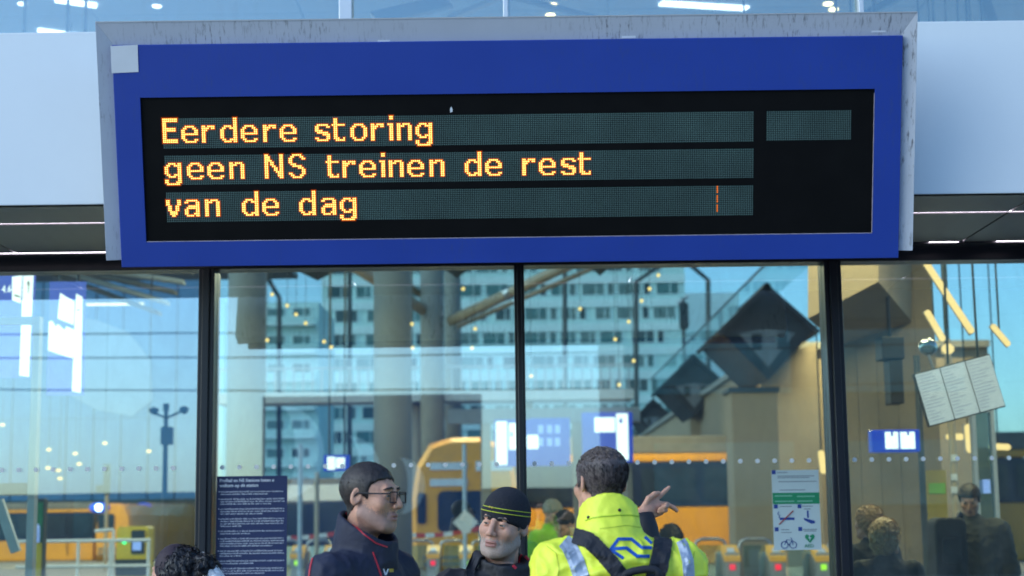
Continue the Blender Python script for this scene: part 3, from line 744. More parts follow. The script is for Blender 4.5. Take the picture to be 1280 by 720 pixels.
for i, px in enumerate((371, 412, 453, 500, 541, 582, 622, 663)): gate(px, 40, 687, i % 3 == 1, 'steel ticket gate with orange sloping top, row in front of the orange cab')
# red and white tape
M['tape_r'] = mat('tape_red', (.6, .05, .03), .5, var=.05); M['tape_w'] = mat('tape_white', (.75, .72, .68), .5, var=.05)
def tape(px0, py0, px1, py1, Y, label):
    a, b = at(px0, py0, Y), at(px1, py1, Y)
    e = empty('barrier_tape', a, label, 'barrier tape', 'barrier tapes')
    n = int((b - a).length / .22)
    for k in range(n):
        p, q = a.lerp(b, k / n), a.lerp(b, (k + 1) / n)
        sag = lambda t: Vector((0, 0, -.12 * 4 * t * (1 - t)))
        p = p + sag(k / n); q = q + sag((k + 1) / n); h = Vector((0, 0, .055)); d = Vector((0, .006, 0))
        MB().add([p - h, q - h, q + h, p + h, p - h + d, q - h + d, q + h + d, p + h + d], [(0, 1, 2, 3), (7, 6, 5, 4), (0, 4, 5, 1), (3, 2, 6, 7), (1, 5, 6, 2), (0, 3, 7, 4)]).build('tape_segment', M['tape_r'] if k % 2 else M['tape_w'], e)
    for q in (a, b): MB().tube([(q.x, q.y + .03, 0), (q.x, q.y + .03, q.z + .1)], .025, 8).build('post', M['steel'], e)
tape(486, 666, 600, 660, 41.5, 'sagging red and white tape strung before the tall orange cab')
tape(262, 668, 420, 667, 41.5, 'red and white tape strung before the white train')
tape(604, 657, 700, 661, 42.5, 'red and white tape running behind the man in the beanie')
# pale blue pole among the gates
p = at(581, 640, 38)
e = empty('blue_post', (p.x, 38, 0), 'slender pale blue post standing before the orange cab', 'post')
MB().tube([(p.x, 38, 0), (p.x, 38, ray_z(581, 555, 38))], .05, 10).build('pole', M['bridge'], e)
q = at(582, 653, 37.9)
MB().obox((q.x, 37.88, q.z), (.15, 0, .15), (-.15, 0, .15), (0, .01, 0)).build('diamond_plate', M['tape_w'], e)
p = at(375, 640, 36)
e = empty('pale_post', (p.x, 36, 0), 'slender pale post in front of the white train', 'post')
MB().tube([(p.x, 36, 0), (p.x, 36, ray_z(375, 555, 36))], .05, 10).build('pole', M['bridge'], e)
p = at(396, 640, 37)
e = empty('tan_post', (p.x, 37, 0), 'slender tan post beside the navy-jacketed man in glasses', 'post')
MB().tube([(p.x, 37, 0), (p.x, 37, ray_z(396, 590, 37))], .055, 10).build('pole', M['strut'], e)
# ------------------------------------------------------------------ gantry with blue signs
e = empty('sign_gantry', at(700, 720, 44), 'grey steel gantry carrying the blue platform signs', 'gantry')
a, b = at(560, 517, 44), at(800, 509, 44)
MB().box((a.x, 44, a.z - .28), (b.x, 44.3, a.z + .12)).build('beam', M['concrete'], e)
for px in (607, 722, 783):
    x = at(px, 560, 44).x
    MB().box((x - .14, 44.05, 0), (x + .14, 44.25, a.z - .28)).build('post', M['beige'], e)
def hsign(label, corners, Y, whites, extra=(), hang=None):
    P = [at(x, y, Y) for x, y in corners]
    x0, x1 = P[0].x, P[1].x; z0, z1 = P[2].z, P[0].z
    e = empty('blue_sign', ((x0 + x1) / 2, Y, z0), label, 'sign', 'blue signs in the hall')
    MB().box((x0, Y - .08, z0), (x1, Y + .08, z1)).build('case', M['sign_blue_lit'], e, bevel=.01)
    for (u0, v0, u1, v1) in whites:
        a_, b_ = at(u0, v0, Y - .08), at(u1, v1, Y - .08)
        MB().box((a_.x, Y - .092, b_.z), (b_.x, Y - .081, a_.z)).build('lit_panel', M['lit_white'], e)
    for (u0, v0, u1, v1) in extra:
        a_, b_ = at(u0, v0, Y - .08), at(u1, v1, Y - .08)
        MB().box((a_.x, Y - .097, b_.z), (b_.x, Y - .093, a_.z)).build('mark', M['sign_blue_lit'], e)
    if hang:
        for f in (.2, .8):
            x = x0 + (x1 - x0) * f; MB().tube([(x, Y, z1 - .01), (x, Y, hang)], .02, 6).build('hanger', M['dark_steel'], e)
    return e
GZ = a.z - .27
hsign('blue sign with a tall lit white panel left of the middle mullion', ((618, 525), (662, 525), (662, 583), (618, 583)), 43.6, [(620, 527, 634, 581), (636, 529, 648, 562)], [(638, 540, 641, 546)], GZ)
hsign('blue sign with faint pale figures and a small lit panel', ((662, 523), (712, 523), (712, 582), (662, 582)), 43.2, [(659, 544, 673, 561)], (), GZ)
hsign('blue sign with a lit white L-shaped panel', ((727, 516), (790, 516), (790, 578), (727, 578)), 43.6, [(743, 522, 769, 540), (770, 517, 786, 575)], [(774, 523, 778, 529)], GZ)
M['pale_blue'] = mat('pale_blue_print', (.3, .4, .8), .4, var=.05, em=(.3, .4, .9), es=.5)
o = bpy.data.objects['blue_sign.001']
for px in (676, 687, 697):
    for py in (536, 552):
        p = at(px, py, 43.12)
        MB().box((p.x - .07, 43.105, p.z - .12), (p.x + .07, 43.118, p.z + .1)).build('figure', M['pale_blue'], o)
hsign('small blue sign with bright white panel above the white train', ((405, 569), (437, 569), (437, 589), (405, 589)), 28, [(409, 571, 419, 587), (420, 572, 431, 585)], (), 8.0)
hsign('blue sign with two bright white numerals on the beige wall', ((1087, 538), (1147, 538), (1147, 565), (1087, 565)), 15.2, [(1106, 540, 1123, 561), (1125, 540, 1144, 561)], [(1113, 540, 1116, 545), (1133, 540, 1136, 544)], None)
# two big hanging wayfinding signs in the left bay, turned so that they recede
def yawed(label, px0, Y0, slope, case, whites, blues, letters=()):
    f = lambda px, py, off=0.0: at(px, py, Y0 + (px - px0) * slope - off)
    c = [f(*q) for q in case]
    base = Vector((sum(p.x for p in c) / 4, sum(p.y for p in c) / 4, min(p.z for p in c)))
    e = empty('wayfinding_sign', base, label, 'sign', 'wayfinding signs in the left bay')
    def slab(pts, n0, n1, nm, mm):
        P = [f(*q, n0) for q in pts] + [f(*q, n1) for q in pts]; n = len(pts)
        MB().add(P, [tuple(range(n)), tuple(range(n, 2 * n))[::-1]] + [(i, n + i, n + (i + 1) % n, (i + 1) % n) for i in range(n)]).build(nm, mm, e)
    slab(case, -.10, 0, 'case', M['sign_blue_lit'])
    for wq in whites: slab(wq, .002, .014, 'lit_panel', M['lit_white'])
    for wq in blues: slab(wq, .016, .020, 'arrow', M['black'])
    for f_ in (.25, .75):
        p = c[0].lerp(c[1], f_); MB().tube([p + Vector((0, .05, -.02)), (p.x, p.y + .05, 8.0)], .02, 6).build('hanger', M['dark_steel'], e)
    for (s, px, py, size) in letters:
        o_ = f(px, py, .004); X = (f(px + 10, py) - f(px, py)); X.z = 0
        text(s, o_, X, (0, 0, 1), size, M['lit_white'], e)
    return e
yawed('blue hanging sign with white numerals and a long lit arrow panel', 0, 15, -.004,
      [(-60, 330), (45, 340), (40, 472), (-60, 472)], [[(15, 346), (28, 344), (26, 379), (15, 375)], [(29, 345), (42, 344), (36, 471), (24, 469)]],
      [[(33, 356), (35.5, 350), (38, 357), (36.3, 355), (35.8, 366), (34.8, 366), (34.9, 355)], [(18, 368), (25, 370), (25, 372), (18, 370)]], [('4.6', 2, 366, .10)])
yawed('blue hanging sign with broken lit white panels, farther in', 60, 17.5, -.004,
      [(62, 352), (108, 352), (105, 494), (58, 494)], [[(75, 366), (93, 377), (92, 406), (72, 398)], [(95, 367), (103, 371), (101, 491), (90, 489)], [(61, 402), (65, 401), (70, 409), (72, 405), (81, 413), (83, 408), (94, 413), (91, 448), (60, 438)]],
      [[(96, 387), (100, 386), (100, 388), (96, 389)]])
# striped louvre seen high in the left bay
M['louvre'] = mat('louvre', (.06, .07, .07), .5, var=.15); M['louvre_l'] = mat('louvre_light', (.55, .6, .6), .5, var=.05)
e = empty('ceiling_louvre', at(150, 350, 20), 'slanted striped ceiling louvre above the left bay', 'louvre')
for k in range(6):
    a_, b_ = at(50 + k * 14, 336 - k * 1.5, 19), at(200 + k * 10, 392 - k * 13, 22)
    d = (b_ - a_); MB().obox((a_ + b_) / 2, d / 2, (0, .12, .0), (0, 0, .028)).build('slat', M['louvre'] if k % 2 == 0 else M['louvre_l'], e)
for q in (at(80, 345, 19.7), at(190, 360, 21)): MB().tube([q, (q.x, q.y, 8.0)], .012, 5).build('hanger', M['dark_steel'], e)
# ------------------------------------------------------------------ left bay furniture
# the mast stands on the square behind the viewer and shows mirrored in the glass
my = -9.0; vd = 2 * G - my; x = (206 - 640) / FPX * vd; zt = CZ + (657 - 515) / FPX * vd; k_ = vd / 20
e = empty('camera_mast', (x, my, 0), 'grey mast with two dome cameras and a small box', 'camera mast')
M['mast'] = mat('mast_grey', (.05, .06, .065), .6, var=.1)
MB().tube([(x, my, 0), (x, my, 1.4), (x, my, zt)], [.045 * k_, .04 * k_, .026 * k_], 10).build('pole', M['mast'], e, smooth=True)
MB().tube([(x - .14 * k_, my, zt - .04), (x, my, zt - .09 * k_), (x + .18 * k_, my, zt - .02)], .016 * k_, 6).build('cross_arm', M['mast'], e)
for dx, dz in ((-.15 * k_, .0), (.22 * k_, .01)):
    MB().ball((x + dx, my, zt + dz + .01), .062 * k_, 8, sc3=(1, 1.1, .7)).build('dome_camera', M['mast'], e, smooth=True)
    MB().ball((x + dx + .02, my + .04, zt + dz - .02), .040 * k_, 8).build('camera_lens', M['black'], e, smooth=True)
zb = CZ + (657 - 557) / FPX * vd
MB().rbox((x - .05 * k_, my - .1, zb), (x + .085 * k_, my + .1, zb + .22 * k_), .015, ax=1).build('junction_box', M['mast'], e)
MB().box((x - .03 * k_, my - .05, zt), (x + .03 * k_, my + .05, zt + .09 * k_)).build('mast_cap', M['mast'], e)
# green and yellow totem
x0, x1 = at(36, 670, 25).x, at(54, 670, 25).x; zt = ray_z(45, 628, 25); zm = ray_z(45, 678, 25)
e = empty('advert_totem', ((x0 + x1) / 2, 25, 0), 'slim totem, green poster above and yellow base', 'totem')
M['green'] = mat('poster_green', (.02, .18, .07), .4, var=.3, vs=5); M['yel'] = mat('poster_yellow', (.65, .48, .03), .4, var=.1)
MB().box((x0, 25, 0), (x1, 25.2, zt + .06)).build('case', M['dark_steel'], e, bevel=.01)
MB().box((x0 + .015, 24.985, zm), (x1 - .015, 24.998, zt)).build('poster', M['green'], e)
MB().box((x0 + .015, 24.985, .1), (x1 - .015, 24.998, zm - .006)).build('base_panel', M['yel'], e)
a_ = at(45, 665, 24.98); MB().tube([(a_.x, 24.983, a_.z - .16), (a_.x, 24.983, a_.z + .06), (a_.x, 24.983, a_.z + .12)], [.06, .06, .04], 10).build('bottle_print', M['pale_blue'], e)
# yellow ticket machine
x0, x1 = at(146, 680, 30).x, at(185, 680, 30).x; zt = ray_z(165, 658, 30)
e = empty('ticket_machine', ((x0 + x1) / 2, 30, 0), 'yellow ticket machine with a dark screen and green light', 'ticket machine')
M['tm'] = mat('machine_yellow', (.75, .52, .02), .35, var=.06)
MB().rbox((x0, 30, .0), (x1, 30.5, zt), .06, ax=1).build('body', M['tm'], e)
MB().box((x0 + .27, 29.975, zt - .5), (x1 - .06, 29.998, zt - .07)).build('screen', M['black'], e)
MB().box((x0 + .3, 29.965, zt - .44), (x1 - .12, 29.974, zt - .28)).build('screen_picture', M['pale_blue'], e)
MB().ball((x0 + .14, 29.99, zt - .28), .04, 6).build('ready_light', glow('ready_green', (.05, 1, .3), 3), e)
MB().box((x0 - .01, 29.96, zt - .9), (x1 + .01, 30.02, zt - .6)).build('tray', M['dark_steel'], e)
# white railing
e = empty('white_railing', at(120, 700, 28), 'white tubular railing before the yellow train', 'railing')
for py in (677, 709):
    a_, b_ = at(20, py, 28), at(188, py - 2, 28); MB().tube([a_, b_], .03, 8).build('rail', M['white'], e)
for px in (52, 98, 138, 142, 186):
    a_ = at(px, 677 if px != 142 else 662, 28); MB().tube([(a_.x, 28, 0), (a_.x, 28, a_.z)], .028, 8).build('post', M['white'], e)
MB().tube([at(118, 664, 28), at(142, 662, 28)], .028, 8).build('rail', M['white'], e)
# added blue panelled backdrop that hides the pale sky in the left bay
M['curtain'] = mat('blue_backdrop_panel', (.10, .24, .42), .35, var=.08, vs=.3)
M['pale_reflection'] = mat('painted_pale_reflection', (.34, .42, .50), .5, var=.06)
cw = empty('blue_backdrop', at(120, 700, 110), 'added tall blue panelled backdrop behind the yellow train', 'building')
xs_ = [at(px, 500, 110).x for px in range(-120, 275, 34)]
for a_, b_ in zip(xs_[:-1], xs_[1:]):
    for z0, z1 in ((0, 9.0), (9.0, 19.5)):
        MB().box((a_ + .05, 110, z0 + .02), (b_ - .05, 110.3, z1 - .02)).build('wall_panel', M['curtain'], cw)
MB().box((xs_[0], 110.31, 0), (xs_[-1], 111, 19.5)).build('backing', M['dark_steel'], cw)
sw = [(85, 395), (120, 400), (160, 415), (188, 450), (190, 500), (165, 520), (120, 512), (80, 490)]  # pale curved reflection painted onto the backdrop
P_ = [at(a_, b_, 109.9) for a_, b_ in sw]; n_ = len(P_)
MB().add(P_ + [p + Vector((0, .08, 0)) for p in P_], [tuple(range(n_))[::-1], tuple(range(n_, 2 * n_))] + [(i, (i + 1) % n_, n_ + (i + 1) % n_, n_ + i) for i in range(n_)]).build('pale_reflection_patch', M['pale_reflection'], cw)
# blue platform post
p = at(134, 600, 62); e = empty('platform_post', (p.x, 62, 0), 'tall thin dark blue platform post behind the trains', 'post')
MB().tube([(p.x, 62, 0), (p.x, 62, ray_z(134, 582, 62))], .07, 8).build('pole', M['strut'], e)
MB().box((p.x - .13, 61.9, ray_z(134, 618, 62)), (p.x + .1, 62.1, ray_z(134, 580, 62))).build('sign_plate', M['dark_steel'], e)
MB().box((p.x - .42, 61.92, ray_z(134, 616, 62)), (p.x - .131, 62.08, ray_z(134, 606, 62))).build('side_plate', M['dark_steel'], e)
# inner door portal at the far left
e = empty('inner_door_portal', at(20, 720, 13), 'pale inner door portal with a slanting strut', 'door frame')
a_ = at(36, 700, 13); MB().box((a_.x - .028, 13, 0), (a_.x + .028, 13.1, 3.3)).build('post', M['alu'], e)
b_ = at(-30, 612, 13); MB().box((b_.x, 13, b_.z - .05), (a_.x - .029, 13.08, b_.z + .05)).build('beam', M['dark_steel'], e)
MB().obox((at(-2, 625, 13.02) + at(20, 690, 13.02)) / 2, (at(20, 690, 13) - at(-2, 625, 13)) / 2, (0, .03, 0), (.035, 0, .012)).build('strut', M['alu'], e)
a_ = at(-90, 700, 13); MB().box((a_.x - .028, 13, 0), (a_.x + .028, 13.1, 3.3)).build('post', M['alu'], e)
MB().box((a_.x - .028, 13, 3.301), (at(36, 700, 13).x + .028, 13.1, 3.36)).build('lintel', M['alu'], e)
# ------------------------------------------------------------------ right bay: beige wall block, board, lights
e = empty('beige_wall_block', at(1100, 720, 17), 'warm beige wall block with an overhanging box', 'wall')
x0, x1 = at(1052, 600, 17).x, at(1178, 600, 17).x
n = 5
for k in range(n):
    xa, xb = x0 + (x1 - x0) * k / n, x0 + (x1 - x0) * (k + 1) / n
    MB().box((xa + .002, 17, 0), (xb - .002, 17.5, 4.4 - .0)).build('wall_panel', M['beige'], e)
a_, b_ = at(1010, 420, 15), at(1140, 345, 15)
MB().add([at(1010, 398, 15), at(1098, 352, 15), at(1098, 300, 15), at(1010, 300, 15), at(1050, 432, 17), at(1140, 402, 17), at(1140, 300, 17), at(1050, 300, 17)],
         [(0, 1, 2, 3), (5, 4, 7, 6), (1, 5, 6, 2), (4, 0, 3, 7), (0, 4, 5, 1), (3, 2, 6, 7)]).build('overhang', M['beige'], e)
# column beside, in front of the train
e = empty('beige_pillar', at(945, 720, 34), 'square beige pillar behind the ticket gates', 'pillar')
x0, x1 = at(917, 600, 34).x, at(975, 600, 34).x
MB().box((x0, 34, 0), (x1, 35, ray_z(945, 490, 34))).build('shaft', M['beige'], e, bevel=.02)
MB().box((x0 - .05, 33.95, ray_z(945, 490, 34) + .002), (x1 + .05, 35.05, ray_z(945, 484, 34))).build('cap', M['bay_dark'], e)
MB().box((x0 - .03, 33.97, 0), (x1 + .03, 35.03, .2)).build('plinth', M['steel'], e)
# dark loudspeaker column on the overhang
e = empty('hanging_speaker', at(1115, 505, 15.6), 'black column loudspeaker hanging before the beige wall', 'speaker')
a_, b_ = at(1099, 422, 15.6), at(1131, 505, 15.6)
MB().box((a_.x, 15.5, a_.z - .22), (b_.x, 15.8, a_.z)).build('head_box', M['black'], e, bevel=.01)
MB().box((a_.x + .07, 15.52, b_.z), (b_.x - .02, 15.78, a_.z - .222)).build('body', M['black'], e, bevel=.01)
MB().tube([((a_.x + b_.x) / 2, 15.65, a_.z - .01), ((a_.x + b_.x) / 2, 15.65, 8.0)], .02, 6).build('hanger', M['black'], e)
# slanted three-screen board
e = empty('information_board', at(1200, 530, 12.4), 'slanted board of three pale timetable screens', 'information board')
TL, TR, BR, BL = [at(*q, 12.4) for q in ((1143, 469), (1237, 440), (1258, 510), (1162, 532))]
X = (TR - TL + BR - BL) / 4; U = (TL - BL + TR - BR) / 4; C_ = (TL + TR + BR + BL) / 4; N = X.cross(U).normalized()
MB().obox(C_ - N * .04, X, U, N * .035).build('case', M['black'], e, bevel=.004)
M['tt'] = mat('timetable_screen', (.45, .45, .47), .3, var=.1, vs=9, em=(.85, .82, .88), es=.42)
M['tt_line'] = mat('timetable_print', (.33, .33, .38), .5, var=.1, em=(.6, .6, .72), es=.34)
rr = random.Random(5)
for k in range(3):
    cc = C_ + X * (-.665 + k * .665)
    s = MB().obox(cc - N * .003, X * .318, U * .955, N * .0025).build('screen', M['tt'], e)
    lm = MB()
    for j in range(15):
        y = .86 - j * .12; wd = rr.uniform(.3, .9)
        lm.obox(cc + U * y + X * .318 * (wd - 1) * .9, X * .30 * wd, U * .018, N * .0012)
    lm.build('timetable_lines', M['tt_line'], s)
q = at(1185, 455, 12.5); MB().tube([q, (q.x + .05, 12.5, 8.0)], .010, 6).build('hanger', M['dark_steel'], e)
q = at(1222, 446, 12.5); MB().tube([q, (q.x - .02, 12.5, 8.0)], .010, 6).build('hanger', M['dark_steel'], e)
# round mirror on an arm
e = empty('dome_mirror', at(1160, 445, 12.6), 'round dome mirror on a short arm above the timetable board', 'mirror')
c = at(1160, 434, 12.6)
MB().ball(c, .075, 10, sc3=(1, .5, .95)).build('mirror', mat('mirror', (.6, .62, .6), .12, metal=.95, var=.05), e, smooth=True)
MB().tube([c + Vector((0, .02, -.03)), at(1168, 464, 12.5)], .012, 6).build('arm', M['steel'], e)
# warm light tubes
LT = [((1156, 326), (1216, 416), 14.2, 'long warm tube light slanting above the timetable board', .03),
      ((1158, 388), (1180, 426), 14.6, 'short warm tube light beside the dome mirror', .03),
      ((1240, 406), (1262, 432), 14.0, 'short warm tube light right of the timetable board', .026),
      ((1178, 436), (1192, 436), 15, 'small warm triangular wall lamp above the board', .05),
      ((1183, 546), (1205, 546), 20, 'short flat warm light bar under the board', .04),
      ((1236, 558), (1263, 559), 20, 'flat warm light bar over the orange train', .04),
      ((1211, 530), (1214, 566), 19, 'upright oval warm lamp under the timetable board', .055),
      ((1026, 563), (1030, 592), 20, 'upright oval warm lamp beside the first-aid poster', .04)]
M['tube_w'] = glow('warm_tube', (1.0, .58, .24), 1.5)
for a0, b0, Y, lab, r in LT:
    a_, b_ = at(*a0, Y), at(*b0, Y)
    e = empty('tube_light', a_, lab, 'light', 'warm lights in the right bay')
    d = (b_ - a_).normalized()
    MB().tube([a_, a_ + d * r * .6, b_ - d * r * .6, b_], [r * .5, r, r, r * .5], 8).build('tube', M['tube_w'], e, smooth=True)
    MB().obox((a_ + b_) / 2 + Vector((0, r * 1.3, .0)), (b_ - a_) / 2 * 1.02, (0, r * .4, 0), d.cross(Vector((0, 1, 0))) * r * .9).build('fitting', M['steel'], e)
    mid = (a_ + b_) / 2; MB().tube([mid + Vector((0, r * 1.4, 0)), (mid.x, mid.y + r * 1.4, 8.0)], .01, 5).build('hanger', M['dark_steel'], e)
# glass lift column and dark posts on the far right
e = empty('glass_lift_shaft', at(1225, 720, 16.5), 'slim glass lift shaft with pale metal edges', 'lift shaft')
M['lift_glass'] = glass('lift_glass', (.6, .78, .86), .22)
x0, x1 = at(1222, 640, 16.5).x, at(1246, 640, 16.5).x
MB().box((x0, 16.5, 0), (x1, 16.52, 2.7)).build('glass_pane', M['lift_glass'], e)
for x in (x0, x1): MB().box((x - .02, 16.46, 0), (x + .02, 16.56, 2.7)).build('edge_post', M['alu'], e)
MB().box((x0 - .02, 16.46, 2.701), (x1 + .02, 16.56, 2.76)).build('head_rail', M['alu'], e)
a_ = at(1234, 608, 16.44); MB().box((a_.x - .04, 16.43, a_.z - .07), (a_.x + .03, 16.455, a_.z + .07)).build('call_panel', M['pale_blue'], e)
p = at(1155, 640, 15.5); e = empty('grey_pole', (p.x, 15.5, 0), 'thin grey pole beside the yellow notice', 'pole')
MB().tube([(p.x, 15.5, 0), (p.x, 15.5, 3.2)], .03, 10).build('shaft', M['mast'], e); MB().box((p.x - .06, 15.44, 0), (p.x + .06, 15.56, .02)).build('foot', M['mast'], e)
p = at(1195, 640, 15.9); e = empty('tan_pole', (p.x, 15.9, 0), 'tan pole with small white stickers behind the bearded man', 'pole')
MB().tube([(p.x, 15.9, 0), (p.x, 15.9, 3.4)], .035, 10).build('shaft', M['strut'], e)
for py in (572, 596, 612):
    q = at(1193, py, 15.85); MB().box((q.x - .03, 15.855, q.z - .035), (q.x + .03, 15.864, q.z + .03)).build('sticker', M['sticker'], e)
e = empty('yellow_notice', at(1160, 650, 16.9), 'pale yellow notice with a green label on the beige wall', 'notice')
a_, b_ = at(1149, 588, 16.99), at(1185, 652, 16.99)
MB().box((a_.x, 16.975, b_.z), (b_.x, 16.998, a_.z)).build('sheet', mat('notice_yellow', (.5, .36, .08), .6, var=.1), e)
a_, b_ = at(1161, 604, 16.97), at(1182, 617, 16.97)
MB().box((a_.x, 16.966, b_.z), (b_.x, 16.974, a_.z)).build('green_label', mat('notice_green', (.3, .6, .08), .5, var=.1), e)
# pole sign before the pale tower
p = at(857, 500, 125); e = empty('pole_sign', (p.x, 125, 0), 'dark rounded sign on a tall pole in front of the pale tower', 'sign')
MB().tube([(p.x, 125, 0), (p.x, 125, ray_z(857, 372, 125))], .14, 8).build('pole', M['dark_steel'], e)
MB().rbox((p.x - .3, 124.7, ray_z(857, 412, 125)), (p.x + .4, 125.3, ray_z(857, 378, 125)), .25, ax=1).build('sign_box', M['dark_steel'], e)
MB().tube([(p.x - .4, 125, ray_z(857, 380, 125)), (p.x + .4, 125, ray_z(857, 370, 125))], .14, 6).build('lamp_arm', M['steel'], e)
# ------------------------------------------------------------------ posters on the glass
GP = G - .0125
M['navy_paper'] = mat('navy_poster', (.014, .026, .105), .45, var=.08); M['print'] = mat('white_print', (.80, .84, .9), .6, var=.0)
x0, x1 = at(270.5, 640, GP).x, at(359, 640, GP).x; zt = at(316, 595, GP).z; zb = zt - .96
e = empty('house_rules_poster', ((x0 + x1) / 2, GP, zb), 'tall navy poster of station rules in small white print', 'poster')
MB().box((x0, GP - .004, zb), (x1, GP - .0005, zt)).build('sheet', M['navy_paper'], e)
yy = GP - .0045
text('ProRail en NS Stations heten u', (x0 + .018, yy, zt - .035), (1, 0, 0), (0, 0, 1), .027, M['print'], e, 'heading', .0008, bold=.0006)
text('welkom op dit station', (x0 + .018, yy, zt - .066), (1, 0, 0), (0, 0, 1), .027, M['print'], e, 'heading', .0008, bold=.0006)
rr = random.Random(11); z = zt - .096; lm = MB()
for nl in (2, 3, 3, 4, 2, 4, 3, 2, 3, 2, 3, 4, 2, 3, 3, 2):
    if z < zb + .06: break
    lm.box((x0 + .014, yy - .0012, z - .002), (x0 + .019, yy - .0004, z + .0045))
    for j in range(nl):
        x = x0 + .026; end = x1 - .02 if j < nl - 1 else x0 + rr.uniform(.12, .36)
        while x < end:
            wl = rr.uniform(.008, .036)
            # each word as a row of letter-like strokes
            q = x
            while q < min(x + wl, end):
                hh = rr.choice((.0055, .0055, .0085)); lm.box((q, yy - .0012, z - .003), (q + .0022, yy - .0004, z - .003 + hh)); lm.box((q + .0022, yy - .0012, z - .003 + rr.choice((0, .003))), (q + .0036, yy - .0004, z + .0005)); q += .005
            x += wl + .006
        z -= .0148
    z -= .016
o = lm.build('small_print', M['print'], e); o['kind'] = 'stuff'
x0, x1 = at(966, 640, GP).x, at(1025, 640, GP).x; zt, zb = at(995, 587.5, GP).z, at(995, 687.5, GP).z
M['pale_paper'] = mat('pale_poster', (.55, .66, .64), .5, var=.05, vs=3); M['p_green'] = mat('poster_band_green', (.01, .27, .11), .5, var=.05)
M['p_blue'] = mat('poster_blue', (.012, .05, .28), .5, var=.05); M['p_red'] = mat('poster_red', (.42, .06, .05), .5, var=.05)
e = empty('first_aid_poster', ((x0 + x1) / 2, GP, zb), 'pale poster with green band, bicycle and heart symbols', 'poster')
MB().box((x0, GP - .004, zb), (x1, GP - .0005, zt)).build('sheet', M['pale_paper'], e)
W, H = x1 - x0, zt - zb
def pp(u, v): return x0 + W * u, zb + H * v
def pbox(u0, v0, u1, v1, mm, nm, n=.001):
    a, b = pp(u0, v0), pp(u1, v1); return MB().box((a[0], yy - n - .001, a[1]), (b[0], yy - n + .0006, b[1])).build(nm, mm, e)
pbox(0.005, .575, .995, .715, M['p_green'], 'green_band')
for u, v in ((.0, .955), (.02, .525), (.52, .525), (.02, .24), (.52, .24)): pbox(u + .005, v - .005, u + .085, v + .045, M['p_blue'], 'blue_square')
lm = MB()
for (u0, u1, v) in ((.12, .34, .965), (.12, .9, .92), (.12, .8, .90), (.14, .95, .85), (.16, .7, .745), (.14, .4, .54), (.62, .85, .54), (.66, .8, .505), (.16, .33, .25), (.16, .38, .215), (.62, .92, .25), (.64, .9, .23)):
    a, b = pp(u0, v), pp(u1, v); lm.box((a[0], yy - .002, a[1]), (b[0], yy - .0006, b[1] + .0045))
lm.build('small_print', mat('grey_print', (.2, .25, .28), .6, var=0), e)['kind'] = 'stuff'
lm = MB()
for (u0, u1, v) in ((.05, .42, .668), (.05, .46, .60), (.52, .9, .66), (.52, .85, .60)):
    a, b = pp(u0, v), pp(u1, v); lm.box((a[0], yy - .0035, a[1]), (b[0], yy - .002, b[1] + .008))
lm.build('band_print', mat('band_pale', (.2, .5, .33), .6, var=0), e)['kind'] = 'stuff'
P3 = lambda u, v, n=.002: Vector((pp(u, v)[0], yy - n, pp(u, v)[1]))
pbox(.14, .375, .45, .405, M['p_blue'], 'cigarette')
MB().tube([P3(.12, .32, .004), P3(.43, .49, .004)], .0035, 6).build('strike_bar', M['p_red'], e)
MB().tube([P3(.12, .40), P3(.14, .43), P3(.10, .45), P3(.12, .48)], .0025, 5).build('smoke', M['p_blue'], e)
pbox(.72, .40, .755, .49, M['p_blue'], 'tap_stem'); MB().add([P3(.64, .40), P3(.88, .36), P3(.88, .33), P3(.80, .325), P3(.66, .37)], [(0, 4, 3, 2, 1)]).build('waste_foot', M['p_blue'], e)
for u in (.22, .40):
    c = P3(u, .065); MB().tube([c + Vector((.021 * math.cos(t * math.pi / 8), 0, .021 * math.sin(t * math.pi / 8))) for t in range(17)], .0022, 5).build('bicycle_wheel', M['p_blue'], e)
MB().tube([P3(.22, .065), P3(.26, .13), P3(.38, .12), P3(.31, .06), P3(.26, .12)], .002, 5).build('bicycle_frame', M['p_blue'], e)
MB().tube([P3(.40, .065), P3(.37, .15), P3(.34, .15)], .002, 5).build('bicycle_fork', M['p_blue'], e)
MB().add([P3(.76, .085), P3(.86, .15), P3(.86, .18), P3(.82, .195), P3(.76, .175), P3(.70, .195), P3(.66, .18), P3(.66, .15)], [tuple(range(8))]).build('heart', M['p_green'], e)
MB().add([P3(.75, .19, .004), P3(.73, .14, .004), P3(.76, .14, .004), P3(.74, .10, .004), P3(.79, .155, .004), P3(.765, .155, .004)], [tuple(range(6))]).build('flash', M['pale_paper'], e)
text('AED', P3(.64, .03), (1, 0, 0), (0, 0, 1), .030, M['p_green'], e, 'lettering', .001)
# ------------------------------------------------------------------ the square behind the camera, which the glass reflects
M['dark_fac'] = mat('dark_facade', (.07, .065, .06), .5, var=.2, vs=.3)
bb = empty('dark_office_opposite', (22, -26, 0), 'dark office building across the square, mirrored in the glass', 'building')
MB().box((3.2, -40, 0), (15.6, -26, 9.8)).build('wall', M['dark_fac'], bb)
for k in range(2):
    for j in range(2): MB().box((4 + j * 5, -25.98, 2 + k * 3.2), (8 + j * 5, -25.9, 3.8 + k * 3.2)).build('window', M['office_glass'], bb)
MB().box((15.61, -40, 0), (34, -27, 6.3)).build('low_wing', M['dark_fac'], bb)
M['mural'] = mat('mural_blue', (.03, .09, .24), .6, var=.15, vs=.4)
M['crescent'] = mat('crescent_white', (.88, .88, .86), .6, var=.08)
mu = empty('painted_hoarding', (-6, -40, 0), 'blue painted hoarding with pale crescents across the square', 'hoarding')
hx0, hx1 = -9.4, -1.2
MB().box((hx0, -40.2, 0), (hx1, -40, 6.4)).build('board', M['mural'], mu)
